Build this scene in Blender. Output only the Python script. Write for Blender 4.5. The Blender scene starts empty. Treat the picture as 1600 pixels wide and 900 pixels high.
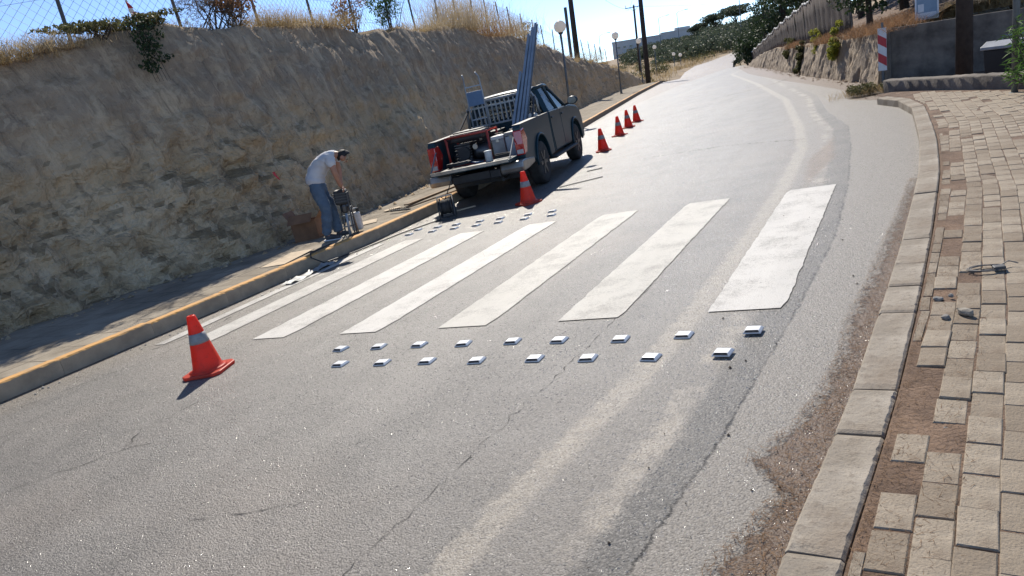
import bpy, bmesh, math, random
import numpy as np
from mathutils import Vector, Matrix, Quaternion, Euler

# ------------------------------------------------------------------ camera, world, sun, exposure
scene = bpy.context.scene
C = scene.collection
CAM_R = (-12.965, 14.07, -30.183)          # roll, pitch down, yaw (degrees) against the plane of the road
def cam_axes():
    roll, pitch, yaw = [math.radians(a) for a in CAM_R]
    fwd = Vector((math.sin(yaw)*math.cos(pitch), math.cos(yaw)*math.cos(pitch), -math.sin(pitch)))
    right = Vector((math.cos(yaw), -math.sin(yaw), 0)); up = right.cross(fwd)
    r = right*math.cos(roll) + up*math.sin(roll); u = up*math.cos(roll) - right*math.sin(roll)
    return r, u, fwd
_r, _u, _f = cam_axes()
cam_data = bpy.data.cameras.new('camera'); cam = bpy.data.objects.new('camera', cam_data); C.objects.link(cam)
cam.matrix_world = Matrix(((_r.x, _u.x, -_f.x, 0), (_r.y, _u.y, -_f.y, 0), (_r.z, _u.z, -_f.z, 1.65), (0, 0, 0, 1)))
cam_data.sensor_width = 36; cam_data.lens = 1183.86/1600*36; cam_data.clip_start = .05; cam_data.clip_end = 4000
scene.camera = cam

SUN_AZ, SUN_EL = 27.0, 41.0                # azimuth left of +Y, elevation
world = bpy.data.worlds.new('World'); scene.world = world; world.use_nodes = True
wn = world.node_tree; wn.nodes.clear()
sky = wn.nodes.new('ShaderNodeTexSky'); sky.sky_type = 'NISHITA'; sky.sun_disc = False
sky.sun_elevation = math.radians(SUN_EL); sky.sun_rotation = math.radians(-SUN_AZ)
sky.air_density = .45; sky.dust_density = .0; sky.ozone_density = 2.0
bg = wn.nodes.new('ShaderNodeBackground'); bg.inputs[1].default_value = .11
wo = wn.nodes.new('ShaderNodeOutputWorld')
wn.links.new(sky.outputs[0], bg.inputs[0]); wn.links.new(bg.outputs[0], wo.inputs[0])
a, e = math.radians(SUN_AZ), math.radians(SUN_EL)
SUN = Vector((-math.sin(a)*math.cos(e), math.cos(a)*math.cos(e), math.sin(e)))
sl = bpy.data.lights.new('sun', 'SUN'); sl.energy = 3.0; sl.angle = math.radians(.53); sl.color = (1, .935, .83)
so = bpy.data.objects.new('sun', sl); C.objects.link(so); so.rotation_euler = SUN.to_track_quat('Z', 'Y').to_euler(); so.location = (-20, 40, 40)
scene.render.engine = 'CYCLES'
vs = scene.view_settings
vs.view_transform = 'Standard'; vs.look = 'None'; vs.gamma = 1; vs.use_curve_mapping = False; vs.exposure = 1.05
scene.cycles.max_bounces = 6; scene.cycles.transparent_max_bounces = 16

# ------------------------------------------------------------------ helpers
rng = random.Random(7)
G = Vector((.068, .02, .997)).normalized()     # plumb line: the carriageway is banked towards the left
def fn(seed):
    return np.random.RandomState(seed)
def vnoise(x, y, seed=0):
    """value noise on arrays, range -1..1"""
    xi = np.floor(x).astype(np.int64); yi = np.floor(y).astype(np.int64); xf = x-xi; yf = y-yi
    def hsh(i, j):
        n = (i*374761393 + j*668265263 + seed*974711) & 0x7fffffff
        n = ((n ^ (n >> 13))*1274126177) & 0x7fffffff
        return ((n ^ (n >> 16)) & 0xffff)/32767.5 - 1
    u = xf*xf*(3-2*xf); v = yf*yf*(3-2*yf)
    return (hsh(xi, yi)*(1-u)+hsh(xi+1, yi)*u)*(1-v) + (hsh(xi, yi+1)*(1-u)+hsh(xi+1, yi+1)*u)*v
def fbm(x, y, oct=4, seed=0):
    s = 0; a_ = 1; t = 0
    for o in range(oct):
        s = s + a_*vnoise(x*2**o, y*2**o, seed+o*17); t += a_; a_ *= .5
    return s/t
def interp(v, xs, ys): return float(np.interp(v, xs, ys))

class MB:
    """collects shapes; build() links them as one mesh object"""
    def __init__(s): s.v = []; s.f = []; s.m = []
    def add(s, vs_, fs, mi=0):
        o = len(s.v); s.v += [tuple(p) for p in vs_]; s.f += [tuple(i+o for i in f) for f in fs]; s.m += [mi]*len(fs); return s
    def box(s, c, d, rot=None, mi=0, taper=1.0):
        x, y, z = d[0]/2, d[1]/2, d[2]/2; c = Vector(c); P = []
        for k, (a_, b_, c_) in enumerate([(-1,-1,-1),(1,-1,-1),(1,1,-1),(-1,1,-1),(-1,-1,1),(1,-1,1),(1,1,1),(-1,1,1)]):
            t = taper if c_ > 0 else 1
            p = Vector((a_*x*t, b_*y*t, c_*z))
            if rot: p = rot @ p
            P.append(p+c)
        return s.add(P, [(0,3,2,1),(4,5,6,7),(0,1,5,4),(1,2,6,5),(2,3,7,6),(3,0,4,7)], mi)
    def tube(s, pts, r, n=8, mi=0, caps=True):
        pts = [Vector(p) for p in pts]
        rs = r if isinstance(r, (list, tuple)) else [r]*len(pts)
        V = []; F = []; prev = None
        for i, p in enumerate(pts):
            t = (pts[min(i+1, len(pts)-1)] - pts[max(i-1, 0)]).normalized()
            if prev is None:
                a_ = Vector((0, 0, 1)) if abs(t.z) < .9 else Vector((1, 0, 0)); x = t.cross(a_).normalized()
            else:
                x = (prev - t*prev.dot(t)).normalized()
            prev = x; y = t.cross(x)
            for k in range(n):
                q = 2*math.pi*(k+.5)/n; V.append(p + x*math.cos(q)*rs[i] + y*math.sin(q)*rs[i])
        for i in range(len(pts)-1):
            for k in range(n):
                F.append((i*n+k, i*n+(k+1) % n, (i+1)*n+(k+1) % n, (i+1)*n+k))
        if caps: F.append(tuple(range(n-1, -1, -1))); F.append(tuple((len(pts)-1)*n+k for k in range(n)))
        return s.add(V, F, mi)
    def bar(s, p0, p1, w, h=None, mi=0):
        h = h or w; p0 = Vector(p0); p1 = Vector(p1); q = (p1-p0).to_track_quat('Z', 'Y').to_matrix()
        return s.box((p0+p1)/2, (w, h, (p1-p0).length), q, mi)
    def lathe(s, prof, n=24, mi=0, axis='z', c=(0, 0, 0)):
        V = []; F = []
        for r_, z_ in prof:
            for k in range(n):
                q = 2*math.pi*k/n; a_, b_ = r_*math.cos(q), r_*math.sin(q)
                V.append(Vector(c)+Vector((a_, b_, z_) if axis == 'z' else (z_, a_, b_)))
        for i in range(len(prof)-1):
            for k in range(n): F.append((i*n+k, i*n+(k+1) % n, (i+1)*n+(k+1) % n, (i+1)*n+k))
        F.append(tuple(range(n-1, -1, -1))); F.append(tuple((len(prof)-1)*n+k for k in range(n)))
        return s.add(V, F, mi)
    def prism(s, poly, x0, x1, mi=0, fn_=lambda x, a, b: (x, a, b)):
        n = len(poly); V = [fn_(x0, a_, b_) for a_, b_ in poly]+[fn_(x1, a_, b_) for a_, b_ in poly]
        F = [(i, (i+1) % n, (i+1) % n+n, i+n) for i in range(n)] + [tuple(range(n-1, -1, -1)), tuple(range(n, 2*n))]
        return s.add(V, F, mi)
    def build(s, name, mats, parent=None, smooth=False, bevel=0, seg=2, fix=True):
        me = bpy.data.meshes.new(name); me.from_pydata(s.v, [], s.f)
        mats = mats if isinstance(mats, (list, tuple)) else [mats]
        for m_ in mats: me.materials.append(m_)
        if len(mats) > 1: me.polygons.foreach_set('material_index', s.m)
        if fix:
            bm = bmesh.new(); bm.from_mesh(me); bmesh.ops.recalc_face_normals(bm, faces=bm.faces); bm.to_mesh(me); bm.free()
        if smooth: me.polygons.foreach_set('use_smooth', [True]*len(me.polygons))
        me.update()
        o = bpy.data.objects.new(name, me); C.objects.link(o)
        if parent: o.parent = parent
        if bevel:
            b = o.modifiers.new('bevel', 'BEVEL'); b.width = bevel; b.segments = seg; b.limit_method = 'ANGLE'; b.angle_limit = math.radians(38)
            b.harden_normals = False
        return o
def npmesh(name, V, F, mats, parent=None, smooth=True, mi=None):
    me = bpy.data.meshes.new(name); V = np.asarray(V, np.float32); F = np.asarray(F, np.int32); k = F.shape[1]
    me.vertices.add(len(V)); me.vertices.foreach_set('co', V.ravel())
    me.loops.add(F.size); me.loops.foreach_set('vertex_index', F.ravel())
    me.polygons.add(len(F)); me.polygons.foreach_set('loop_start', np.arange(0, F.size, k, dtype=np.int32))
    me.polygons.foreach_set('loop_total', np.full(len(F), k, np.int32))
    if smooth: me.polygons.foreach_set('use_smooth', [True]*len(F))
    mats = mats if isinstance(mats, (list, tuple)) else [mats]
    for m_ in mats: me.materials.append(m_)
    if mi is not None: me.polygons.foreach_set('material_index', np.asarray(mi, np.int32))
    me.update(calc_edges=True); me.validate()
    o = bpy.data.objects.new(name, me); C.objects.link(o)
    if parent: o.parent = parent
    return o
def gridfaces(nr, nc):
    i = np.arange(nr-1)[:, None]*nc + np.arange(nc-1)[None, :]
    return np.stack([i, i+1, i+nc+1, i+nc], -1).reshape(-1, 4)
def tag(o, label, cat, group=None):
    o['label'] = label; o['category'] = cat
    if group: o['group'] = group
    return o
def struct(o, kind='structure', label=None):
    o['kind'] = kind
    if label: o['label'] = label
    return o
def thing(name, label, cat, loc=(0, 0, 0), rotz=0, group=None, mat=None):
    o = bpy.data.objects.new(name, None); C.objects.link(o); o.empty_display_size = .2
    if mat is not None: o.matrix_world = mat
    else: o.location = loc; o.rotation_euler = (0, 0, rotz)
    return tag(o, label, cat, group)
def dup(root, loc=None, rot=None, label=None, scale=None):
    r = root.copy(); C.objects.link(r)
    if loc is not None: r.location = loc
    if rot is not None: r.rotation_euler = rot
    if scale is not None: r.scale = scale
    if label: r['label'] = label
    for ch in list(root.children):
        c = ch.copy(); C.objects.link(c); c.parent = r
        for g_ in list(ch.children):
            d = g_.copy(); C.objects.link(d); d.parent = c
    return r
def plumb(loc, rotz=0, tilt=(0, 0)):
    """matrix of a frame standing plumb at loc, its X axis turned by rotz"""
    z = (G+Vector((tilt[0], tilt[1], 0))).normalized(); x = Vector((math.cos(rotz), math.sin(rotz), 0)); x = (x-z*x.dot(z)).normalized(); y = z.cross(x)
    return Matrix(((x.x, y.x, z.x, loc[0]), (x.y, y.y, z.y, loc[1]), (x.z, y.z, z.z, loc[2]), (0, 0, 0, 1)))

# ------------------------------------------------------------------ materials
class N:
    def __init__(s, name):
        s.mat = bpy.data.materials.new(name); s.mat.use_nodes = True; s.t = s.mat.node_tree; s.t.nodes.clear()
        s.out = s.n('ShaderNodeOutputMaterial'); s.b = s.n('ShaderNodeBsdfPrincipled'); s.l(s.b.outputs[0], s.out.inputs[0])
        s.tc = s.n('ShaderNodeTexCoord').outputs['Object']
    def n(s, t, **k):
        x = s.t.nodes.new(t)
        for a_, b_ in k.items(): setattr(x, a_, b_)
        return x
    def l(s, a_, b_): s.t.links.new(a_, b_)
    def val(s, sock, v):
        if hasattr(v, 'is_output') or isinstance(v, bpy.types.NodeSocket): s.l(v, sock)
        elif isinstance(v, (tuple, list)) and len(v) == 3 and sock.type == 'RGBA': sock.default_value = (*v, 1)
        else: sock.default_value = v
    def mapping(s, scale=(1, 1, 1), rot=(0, 0, 0), vec=None):
        m_ = s.n('ShaderNodeMapping'); m_.inputs['Scale'].default_value = scale; m_.inputs['Rotation'].default_value = rot
        s.l(vec or s.tc, m_.inputs[0]); return m_.outputs[0]
    def noise(s, scale, detail=5, rough=.55, vec=None, dist=0):
        x = s.n('ShaderNodeTexNoise'); x.inputs['Scale'].default_value = scale; x.inputs['Detail'].default_value = detail
        x.inputs['Roughness'].default_value = rough; x.inputs['Distortion'].default_value = dist; s.l(vec or s.tc, x.inputs['Vector']); return x.outputs[0]
    def vor(s, scale, feature='F1', vec=None, rnd=1):
        x = s.n('ShaderNodeTexVoronoi', feature=feature); x.inputs['Scale'].default_value = scale
        x.inputs['Randomness'].default_value = rnd; s.l(vec or s.tc, x.inputs['Vector']); return x
    def ramp(s, v, stops):
        x = s.n('ShaderNodeValToRGB'); cr = x.color_ramp
        while len(cr.elements) < len(stops): cr.elements.new(.5)
        for el, (p, c) in zip(cr.elements, stops): el.position = p; el.color = (*c, 1) if isinstance(c, (tuple, list)) else (c, c, c, 1)
        s.l(v, x.inputs[0]); return x.outputs[0]
    def mix(s, f, a_, b_, mode='MIX'):
        x = s.n('ShaderNodeMix', data_type='RGBA', blend_type=mode); s.val(x.inputs[0], f); s.val(x.inputs[6], a_); s.val(x.inputs[7], b_); return x.outputs[2]
    def math(s, op, a_, b_=0, clamp=False):
        x = s.n('ShaderNodeMath', operation=op, use_clamp=clamp); s.val(x.inputs[0], a_); s.val(x.inputs[1], b_); return x.outputs[0]
    def maprange(s, v, a_, b_, c=0, d=1):
        x = s.n('ShaderNodeMapRange'); s.val(x.inputs[0], v)
        for i, q in enumerate((a_, b_, c, d)): x.inputs[i+1].default_value = q
        return x.outputs[0]
    def xyz(s): 
        x = s.n('ShaderNodeSeparateXYZ'); s.l(s.tc, x.inputs[0]); return x.outputs
    def rnd(s): return s.n('ShaderNodeObjectInfo').outputs['Random']
    def bump(s, h, strength=.5, dist=.01, normal=None):
        x = s.n('ShaderNodeBump'); x.inputs['Strength'].default_value = strength; x.inputs['Distance'].default_value = dist; s.l(h, x.inputs['Height'])
        if normal is not None: s.l(normal, x.inputs['Normal'])
        s.l(x.outputs[0], s.b.inputs['Normal']); return x.outputs[0]
    def set(s, **k):
        for a_, v in k.items(): s.val(s.b.inputs[{'color': 'Base Color', 'rough': 'Roughness', 'metal': 'Metallic', 'spec': 'Specular IOR Level', 'coat': 'Coat Weight', 'alpha': 'Alpha', 'trans': 'Transmission Weight', 'emit': 'Emission Strength', 'ecol': 'Emission Color', 'ior': 'IOR', 'coatr': 'Coat Roughness', 'sss': 'Subsurface Weight'}[a_]], v)
        return s
def simple(name, c1, c2=None, scale=6, rough=.7, bump=.3, dist=.005, bscale=None, metal=0, spec=.5, coat=0, vary=0, lo=.35, hi=.65):
    m = N(name); c2 = c2 or tuple(x*.8 for x in c1)
    f = m.maprange(m.noise(scale, 6, .6), lo, hi); col = m.mix(f, c1, c2)
    if vary: col = m.mix(m.maprange(m.rnd(), 0, 1, 0, vary), col, tuple(x*.6 for x in c1))
    m.set(color=col, rough=rough, metal=metal, spec=spec, coat=coat)
    if bump: m.bump(m.noise(bscale or scale*6, 5, .6), bump, dist)
    return m.mat
def leafmat(name, c1, c2, trans=.35, rough=.55):
    m = N(name); geo = m.n('ShaderNodeNewGeometry').outputs['Random Per Island']
    col = m.mix(geo, c1, c2); m.set(color=col, rough=rough, spec=.12)
    tr = m.n('ShaderNodeBsdfTranslucent'); m.l(m.mix(.5, col, tuple(min(1, x*1.4) for x in c1)), tr.inputs[0])
    ms = m.n('ShaderNodeMixShader'); ms.inputs[0].default_value = trans
    m.l(m.b.outputs[0], ms.inputs[1]); m.l(tr.outputs[0], ms.inputs[2]); m.l(ms.outputs[0], m.out.inputs[0]); return m.mat

def road_mat():
    """worn asphalt: one surface whose colour follows the old repairs, trench line, dust and soil along it"""
    m = N('asphalt'); x, y, z = m.xyz()
    v = m.vor(115); cell = m.n('ShaderNodeSeparateColor'); m.l(v.outputs['Color'], cell.inputs[0])
    grain = m.noise(70, 4, .7); n1 = m.noise(2.2, 5, .6); n2 = m.noise(11, 5, .65)
    def wob(a_, b_): return m.math('ADD', x, m.math('ADD', m.maprange(n2, 0, 1, -a_, a_), m.maprange(grain, 0, 1, -b_, b_)))
    def curve(pts):
        stops = [((p[0]+6)/58, (p[1]+12)/14) for p in pts]; r = m.ramp(m.maprange(y, -6, 52), stops)
        return m.maprange(r, 0, 1, -12, 2)
    def sm(v_, a_, b_, c=0, d=1):
        q = m.n('ShaderNodeMapRange', interpolation_type='SMOOTHSTEP'); m.val(q.inputs[0], v_)
        for i, k in enumerate((a_, b_, c, d)): q.inputs[i+1].default_value = k
        return q.outputs[0]
    col = m.mix(sm(n1, .35, .65), (.128, .118, .106), (.175, .161, .144))
    col = m.mix(sm(m.noise(.5, 4, .55, vec=m.mapping((1.5, .12, 1), (0, 0, .12))), .48, .7, 0, .5), col, (.235, .214, .188))
    col = m.mix(sm(m.noise(.8, 4, .55, vec=m.mapping((1.1, .10, 1), (0, 0, .1))), .54, .76, 0, .45), col, (.075, .071, .067))
    col = m.mix(sm(m.noise(.35, 5, .6), .48, .68, 0, .5), col, (.225, .19, .158))
    col = m.mix(sm(m.noise(1.9, 4, .7), .66, .76, 0, .5), col, (.07, .064, .058))
    dk_l = curve([(-6, -1.27), (1.5, -1.24), (2.06, -1.19), (3.04, -1.07), (4.73, -.99), (6.39, -.93), (8.46, -.96), (11, -1.08), (13.2, -1.25), (16, -1.75), (20, -2.3), (52, -9.6)])
    dk_r = curve([(-6, -1.05), (1.5, -1.02), (2.06, -1.0), (3.04, -.88), (4.73, -.76), (6.39, -.68), (8.46, -.72), (11, -.85), (13.2, -1.02), (16, -1.58), (20, -2.15), (30, -4.4), (48, -9.0)])
    tr_c = curve([(-6, -1.78), (1.96, -1.69), (2.71, -1.62), (3.69, -1.47), (4.96, -1.41), (6.88, -1.39), (8.87, -1.41), (11.5, -1.52), (14.04, -1.85), (17, -2.35), (20.5, -2.95), (30, -5.25), (44, -8.95)])
    tan = m.mix(cell.outputs[1], (.14, .125, .105), (.235, .208, .175))
    col = m.mix(sm(m.math('SUBTRACT', wob(.3, .1), tr_c), -.5, .3, 0, .55), col, tan)                      # dustier towards the edge
    pale = m.mix(cell.outputs[0], (.29, .25, .197), (.44, .385, .31))
    d_tr = m.math('ABSOLUTE', m.math('SUBTRACT', wob(.09, .05), tr_c))
    col = m.mix(m.math('MULTIPLY', sm(d_tr, .11, .05), m.maprange(n2, .3, .6, .25, .75)), col, pale)
    pt = m.math('ABSOLUTE', m.math('SUBTRACT', wob(.16, .06), m.math('ADD', dk_l, -.08)))
    col = m.mix(m.math('MULTIPLY', sm(pt, .1, .03), sm(n1, .42, .6, 0, .7)), col, pale)
    old = sm(m.math('SUBTRACT', wob(.035, .015), dk_r), -.006, .006)
    col = m.mix(old, col, m.mix(cell.outputs[2], m.mix(n2, (.125, .112, .096), (.18, .16, .136)), (.225, .2, .168)))
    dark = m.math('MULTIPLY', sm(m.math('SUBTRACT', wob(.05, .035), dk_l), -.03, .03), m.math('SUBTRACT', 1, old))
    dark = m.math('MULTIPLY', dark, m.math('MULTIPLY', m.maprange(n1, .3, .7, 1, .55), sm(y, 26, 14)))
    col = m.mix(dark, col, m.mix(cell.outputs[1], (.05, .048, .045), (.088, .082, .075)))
    lip = m.math('MULTIPLY', sm(m.math('ABSOLUTE', m.math('SUBTRACT', wob(.035, .015), dk_r)), .016, .004), m.math('MULTIPLY', sm(m.noise(3.3, 3), .4, .55), sm(y, 16, 11)))
    col = m.mix(m.math('MULTIPLY', lip, .85), col, (.03, .027, .024))
    # soil and litter
    so_b = curve([(-6, -.9), (1.2, -.72), (2.13, -.69), (2.45, -.58), (2.6, -.53), (2.72, -.6), (2.84, -.71), (3.1, -.56), (3.35, -.5), (3.9, -.42), (4.35, -.42), (5.2, -.34), (6.2, -.26), (7.5, -.15), (9, -.02), (12, .1), (15.6, .0), (16.6, -.85), (17.5, -1.3), (20, -1.55), (24, -2.7), (30, -4.5), (40, -7.3), (52, -10.1)])
    soil = m.mix(m.noise(45, 5, .7), (.17, .105, .062), (.075, .045, .028)); sw = wob(.13, .07)
    ms = sm(m.math('SUBTRACT', sw, so_b), -.015, .015); col = m.mix(m.math('MULTIPLY', ms, .93), col, soil)
    ex = m.math('ADD', m.math('ABSOLUTE', m.math('MULTIPLY', m.math('ADD', wob(.12, .08), 1.16), 5.5)), m.math('ABSOLUTE', m.math('MULTIPLY', m.math('SUBTRACT', y, 10.4), .5)))
    col = m.mix(m.math('MULTIPLY', sm(ex, 1.15, .6), .75), col, soil)
    lk = curve(list(zip(KY_, KX_)))
    ld = m.math('SUBTRACT', wob(.35, .08), lk)
    col = m.mix(sm(ld, .75, .1, 0, .7), col, m.mix(n2, (.25, .21, .16), (.16, .13, .095)))
    col = m.mix(sm(m.math('SUBTRACT', wob(.12, .08), lk), .14, .04, 0, .8), col, soil)
    # stones in the binder
    col = m.mix(m.math('MULTIPLY', sm(cell.outputs[0], .45, 1, 0, .34), m.math('SUBTRACT', 1, ms)), col, (.40, .37, .33))
    col = m.mix(sm(v.outputs['Distance'], .5, .95, 0, .5), col, (.04, .037, .034))
    sp = sm(cell.outputs[2], .95, .955)
    m.set(color=col, rough=m.math('SUBTRACT', .52, m.math('MULTIPLY', sp, .38)), spec=m.math('ADD', .34, m.math('MULTIPLY', sp, .5)))
    h = m.math('ADD', m.math('MULTIPLY', v.outputs['Distance'], -1.0), m.math('MULTIPLY', grain, 1.7))
    h = m.math('ADD', h, m.math('MULTIPLY', m.noise(24, 4), 1.4)); h = m.math('ADD', h, m.math('MULTIPLY', old, 2.4)); h = m.math('ADD', h, m.math('MULTIPLY', ms, 1.5))
    m.bump(h, .62, .0055); return m.mat
M = {}
KY_ = [-6, 0, 3.4, 6, 9, 11, 13.2, 16, 25.5, 42.4, 52]; KX_ = [-7.7, -7.62, -7.5, -7.32, -7.28, -7.38, -7.72, -8.3, -10.28, -11.9, -12]
M['asphalt'] = road_mat()
def paint_mat(name, c, wear, k0=.47, k1=.66):
    m = N(name); v = m.vor(115); fine = m.noise(90, 4, .75); big = m.noise(2.6, 6, .7)
    w = m.maprange(m.math('ADD', big, m.math('MULTIPLY', m.math('SUBTRACT', fine, .5), .9)), k0+.05, k1+.05, 0, wear)
    st = m.maprange(m.noise(1.2, 4, .6, vec=m.mapping((4, .5, 1))), .45, .7, 0, .4)
    col = m.mix(w, m.mix(st, c, tuple(x*.72 for x in c)), (.19, .172, .15))
    pit = m.maprange(m.noise(38, 3, .8), .68, .74, 0, .7); col = m.mix(pit, col, (.17, .155, .135))
    m.set(color=col, rough=.6, spec=.4); m.bump(m.math('ADD', m.math('MULTIPLY', v.outputs['Distance'], -.8), m.math('ADD', m.math('MULTIPLY', fine, 1.4), m.noise(18, 4))), .6, .005); return m.mat
M['stripe_white'] = paint_mat('stripe_white', (.54, .515, .47), .75, .43, .64)
M['stripe_cream'] = paint_mat('stripe_cream', (.47, .445, .39), .75, .43, .64)
M['stripe_worn'] = paint_mat('stripe_worn', (.5, .475, .43), .7, .44, .62)
M['crack'] = simple('crack', (.03, .028, .026), rough=.95, bump=0)
M['soil'] = simple('soil', (.20, .13, .085), (.10, .062, .04), scale=5, rough=.95, bump=.9, dist=.02, bscale=55)
M['needles'] = leafmat('needles', (.25, .15, .08), (.10, .06, .035), .1, .8)
M['stone_grey'] = simple('stone_grey', (.30, .28, .25), (.18, .17, .15), rough=.9, vary=.7)
M['concrete'] = simple('concrete', (.36, .32, .26), (.22, .19, .15), scale=3.5, rough=.9, bump=.7, dist=.008, bscale=45, vary=.45)
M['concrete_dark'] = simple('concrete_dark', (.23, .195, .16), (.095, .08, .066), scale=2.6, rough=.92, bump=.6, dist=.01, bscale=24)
M['kerb_yellow'] = simple('kerb_yellow', (.62, .32, .085), (.40, .25, .12), scale=7, rough=.8, bump=.5, dist=.004, bscale=40, lo=.42, hi=.68)
def kerb_mat():
    m = N('kerb_concrete')
    col = m.mix(m.maprange(m.noise(4, 6, .65), .36, .66), (.40, .35, .285), (.27, .23, .18))
    col = m.mix(m.maprange(m.rnd(), 0, 1, 0, .35), col, (.22, .19, .15))
    col = m.mix(m.maprange(m.noise(28, 4, .7), .55, .72, 0, .7), col, (.16, .13, .10))
    col = m.mix(m.maprange(m.noise(130, 3, .7), .58, .68, 0, .6), col, (.12, .10, .08))
    col = m.mix(m.maprange(m.noise(1.7, 5, .6), .55, .75, 0, .6), col, (.20, .145, .10))
    m.set(color=col, rough=.92, spec=.25); m.bump(m.math('ADD', m.noise(90, 5, .7), m.math('MULTIPLY', m.noise(14, 4, .6), 2)), .8, .006); return m.mat
M['kerb'] = kerb_mat()
M['kerb_tan'] = simple('kerb_tan', (.46, .35, .235), (.31, .235, .16), scale=4, rough=.9, bump=.5, dist=.005, bscale=50)
def paver_mat():
    m = N('paver'); r = m.rnd()
    col = m.mix(m.maprange(m.noise(9, 6, .65), .35, .7), (.40, .335, .255), (.29, .24, .18))
    col = m.mix(m.maprange(r, 0, 1, 0, .7), col, (.19, .145, .10))
    col = m.mix(m.maprange(m.noise(60, 3), .62, .7, 0, .6), col, (.14, .11, .085))
    col = m.mix(m.maprange(m.noise(2.2, 5, .6), .56, .72, 0, .7), col, (.20, .14, .095))
    col = m.mix(m.maprange(m.noise(160, 3, .7), .56, .68, 0, .5), col, (.15, .12, .09))
    m.set(color=col, rough=.9, spec=.25); m.bump(m.math('ADD', m.noise(110, 5, .7), m.math('MULTIPLY', m.noise(18, 4, .6), 1.6)), .9, .006); return m.mat
M['paver'] = paver_mat()
def rock_mat():
    m = N('rock'); z = m.xyz()[2]
    xs = m.xyz(); s1 = m.math('ADD', xs[1], m.math('MULTIPLY', xs[2], .17)); cv = m.n('ShaderNodeCombineXYZ')
    m.l(m.math('MULTIPLY', s1, 4.5), cv.inputs[0]); m.l(m.math('MULTIPLY', xs[2], .9), cv.inputs[1]); m.l(m.math('MULTIPLY', xs[0], 2.0), cv.inputs[2])
    streak = m.noise(1.0, 6, .65, vec=cv.outputs[0], dist=.25); cv2 = m.n('ShaderNodeCombineXYZ')
    m.l(m.math('MULTIPLY', s1, 17), cv2.inputs[0]); m.l(m.math('MULTIPLY', xs[2], 1.6), cv2.inputs[1]); m.l(m.math('MULTIPLY', xs[0], 3.0), cv2.inputs[2])
    teeth = m.noise(1.0, 4, .6, vec=cv2.outputs[0])
    big = m.noise(.5, 5, .6); fine = m.noise(9, 6, .7)
    col = m.mix(m.maprange(big, .36, .64), (.47, .35, .22), (.68, .53, .36))
    up_ = m.maprange(m.math('ADD', z, m.maprange(m.noise(.8, 4), 0, 1, -1, 1)), 1.7, 2.7)
    col = m.mix(m.math('MULTIPLY', up_, .8), col, m.mix(fine, (.27, .215, .17), (.43, .355, .285)))
    col = m.mix(m.maprange(streak, .52, .68, 0, .7), col, (.74, .62, .46))
    col = m.mix(m.maprange(streak, .46, .3, 0, .4), col, (.15, .12, .09))
    col = m.mix(m.maprange(fine, .42, .28, 0, .6), col, (.12, .095, .07))
    col = m.mix(m.maprange(m.noise(2.6, 5, .7), .6, .72, 0, .5), col, (.30, .19, .105))
    col = m.mix(m.maprange(teeth, .6, .75, 0, .45), col, (.62, .53, .40)); col = m.mix(m.maprange(teeth, .42, .28, 0, .5), col, (.13, .10, .075))
    dv = m.n('ShaderNodeVectorMath', operation='ADD'); nv = m.n('ShaderNodeTexNoise'); nv.inputs['Scale'].default_value = 3.0; nv.inputs['Detail'].default_value = 5; m.l(m.tc, nv.inputs['Vector'])
    sc = m.n('ShaderNodeVectorMath', operation='SCALE'); sc.inputs['Scale'].default_value = .55; m.l(nv.outputs['Color'], sc.inputs[0]); m.l(m.tc, dv.inputs[0]); m.l(sc.outputs[0], dv.inputs[1])
    vc = m.vor(3.2, vec=m.mapping((1, 1, 1.7), (.15, 0, 0), dv.outputs[0])); cs = m.n('ShaderNodeSeparateColor'); m.l(vc.outputs['Color'], cs.inputs[0])
    vf = m.vor(9.5, vec=m.mapping((1, 1, 1.5), (.1, 0, 0), dv.outputs[0])); cf = m.n('ShaderNodeSeparateColor'); m.l(vf.outputs['Color'], cf.inputs[0])
    low = m.math('MULTIPLY', m.maprange(m.math('ADD', z, m.maprange(big, 0, 1, -1.2, 1.2)), 3.0, 1.6), m.maprange(m.math('ADD', xs[1], m.maprange(big, 0, 1, -3, 3)), 9, 14, 1, .3))
    col = m.mix(m.math('MULTIPLY', m.maprange(cs.outputs[0], .55, 1, 0, .55), low), col, (.70, .585, .42)); col = m.mix(m.math('MULTIPLY', m.maprange(cs.outputs[1], .6, 1, 0, .45), low), col, (.34, .24, .145))
    col = m.mix(m.maprange(cf.outputs[0], .7, 1, 0, .4), col, (.66, .55, .41)); col = m.mix(m.math('MULTIPLY', m.maprange(cf.outputs[1], .72, 1, 0, .4), low), col, (.18, .14, .10))
    strata = m.noise(1.0, 5, .6, vec=m.mapping((.5, .25, 4.2), (.04, 0, 0))); col = m.mix(m.maprange(strata, .4, .28, 0, .12), col, (.18, .14, .10))
    nz = m.n('ShaderNodeSeparateXYZ'); m.l(m.n('ShaderNodeNewGeometry').outputs['True Normal'], nz.inputs[0])
    col = m.mix(m.maprange(nz.outputs[2], .55, .9), col, m.mix(fine, (.20, .145, .085), (.34, .26, .16)))
    m.set(color=col, rough=.95, spec=.2)
    h = m.math('ADD', m.math('MULTIPLY', fine, .7), m.math('ADD', m.math('MULTIPLY', streak, 1.2), m.math('ADD', m.math('MULTIPLY', m.noise(30, 4, .7), .45), m.math('ADD', m.math('MULTIPLY', teeth, .6), m.math('MULTIPLY', low, m.math('ADD', m.math('MULTIPLY', vf.outputs['Distance'], -.8), m.math('MULTIPLY', vc.outputs['Distance'], -.8)))))))
    col2 = m.mix(1.0, col, (1.0, .965, .89), 'MULTIPLY'); m.set(color=m.mix(.008, col2, (1, .95, .85), 'ADD')); m.bump(h, .85, .085); return m.mat
M['rock'] = rock_mat()
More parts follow.
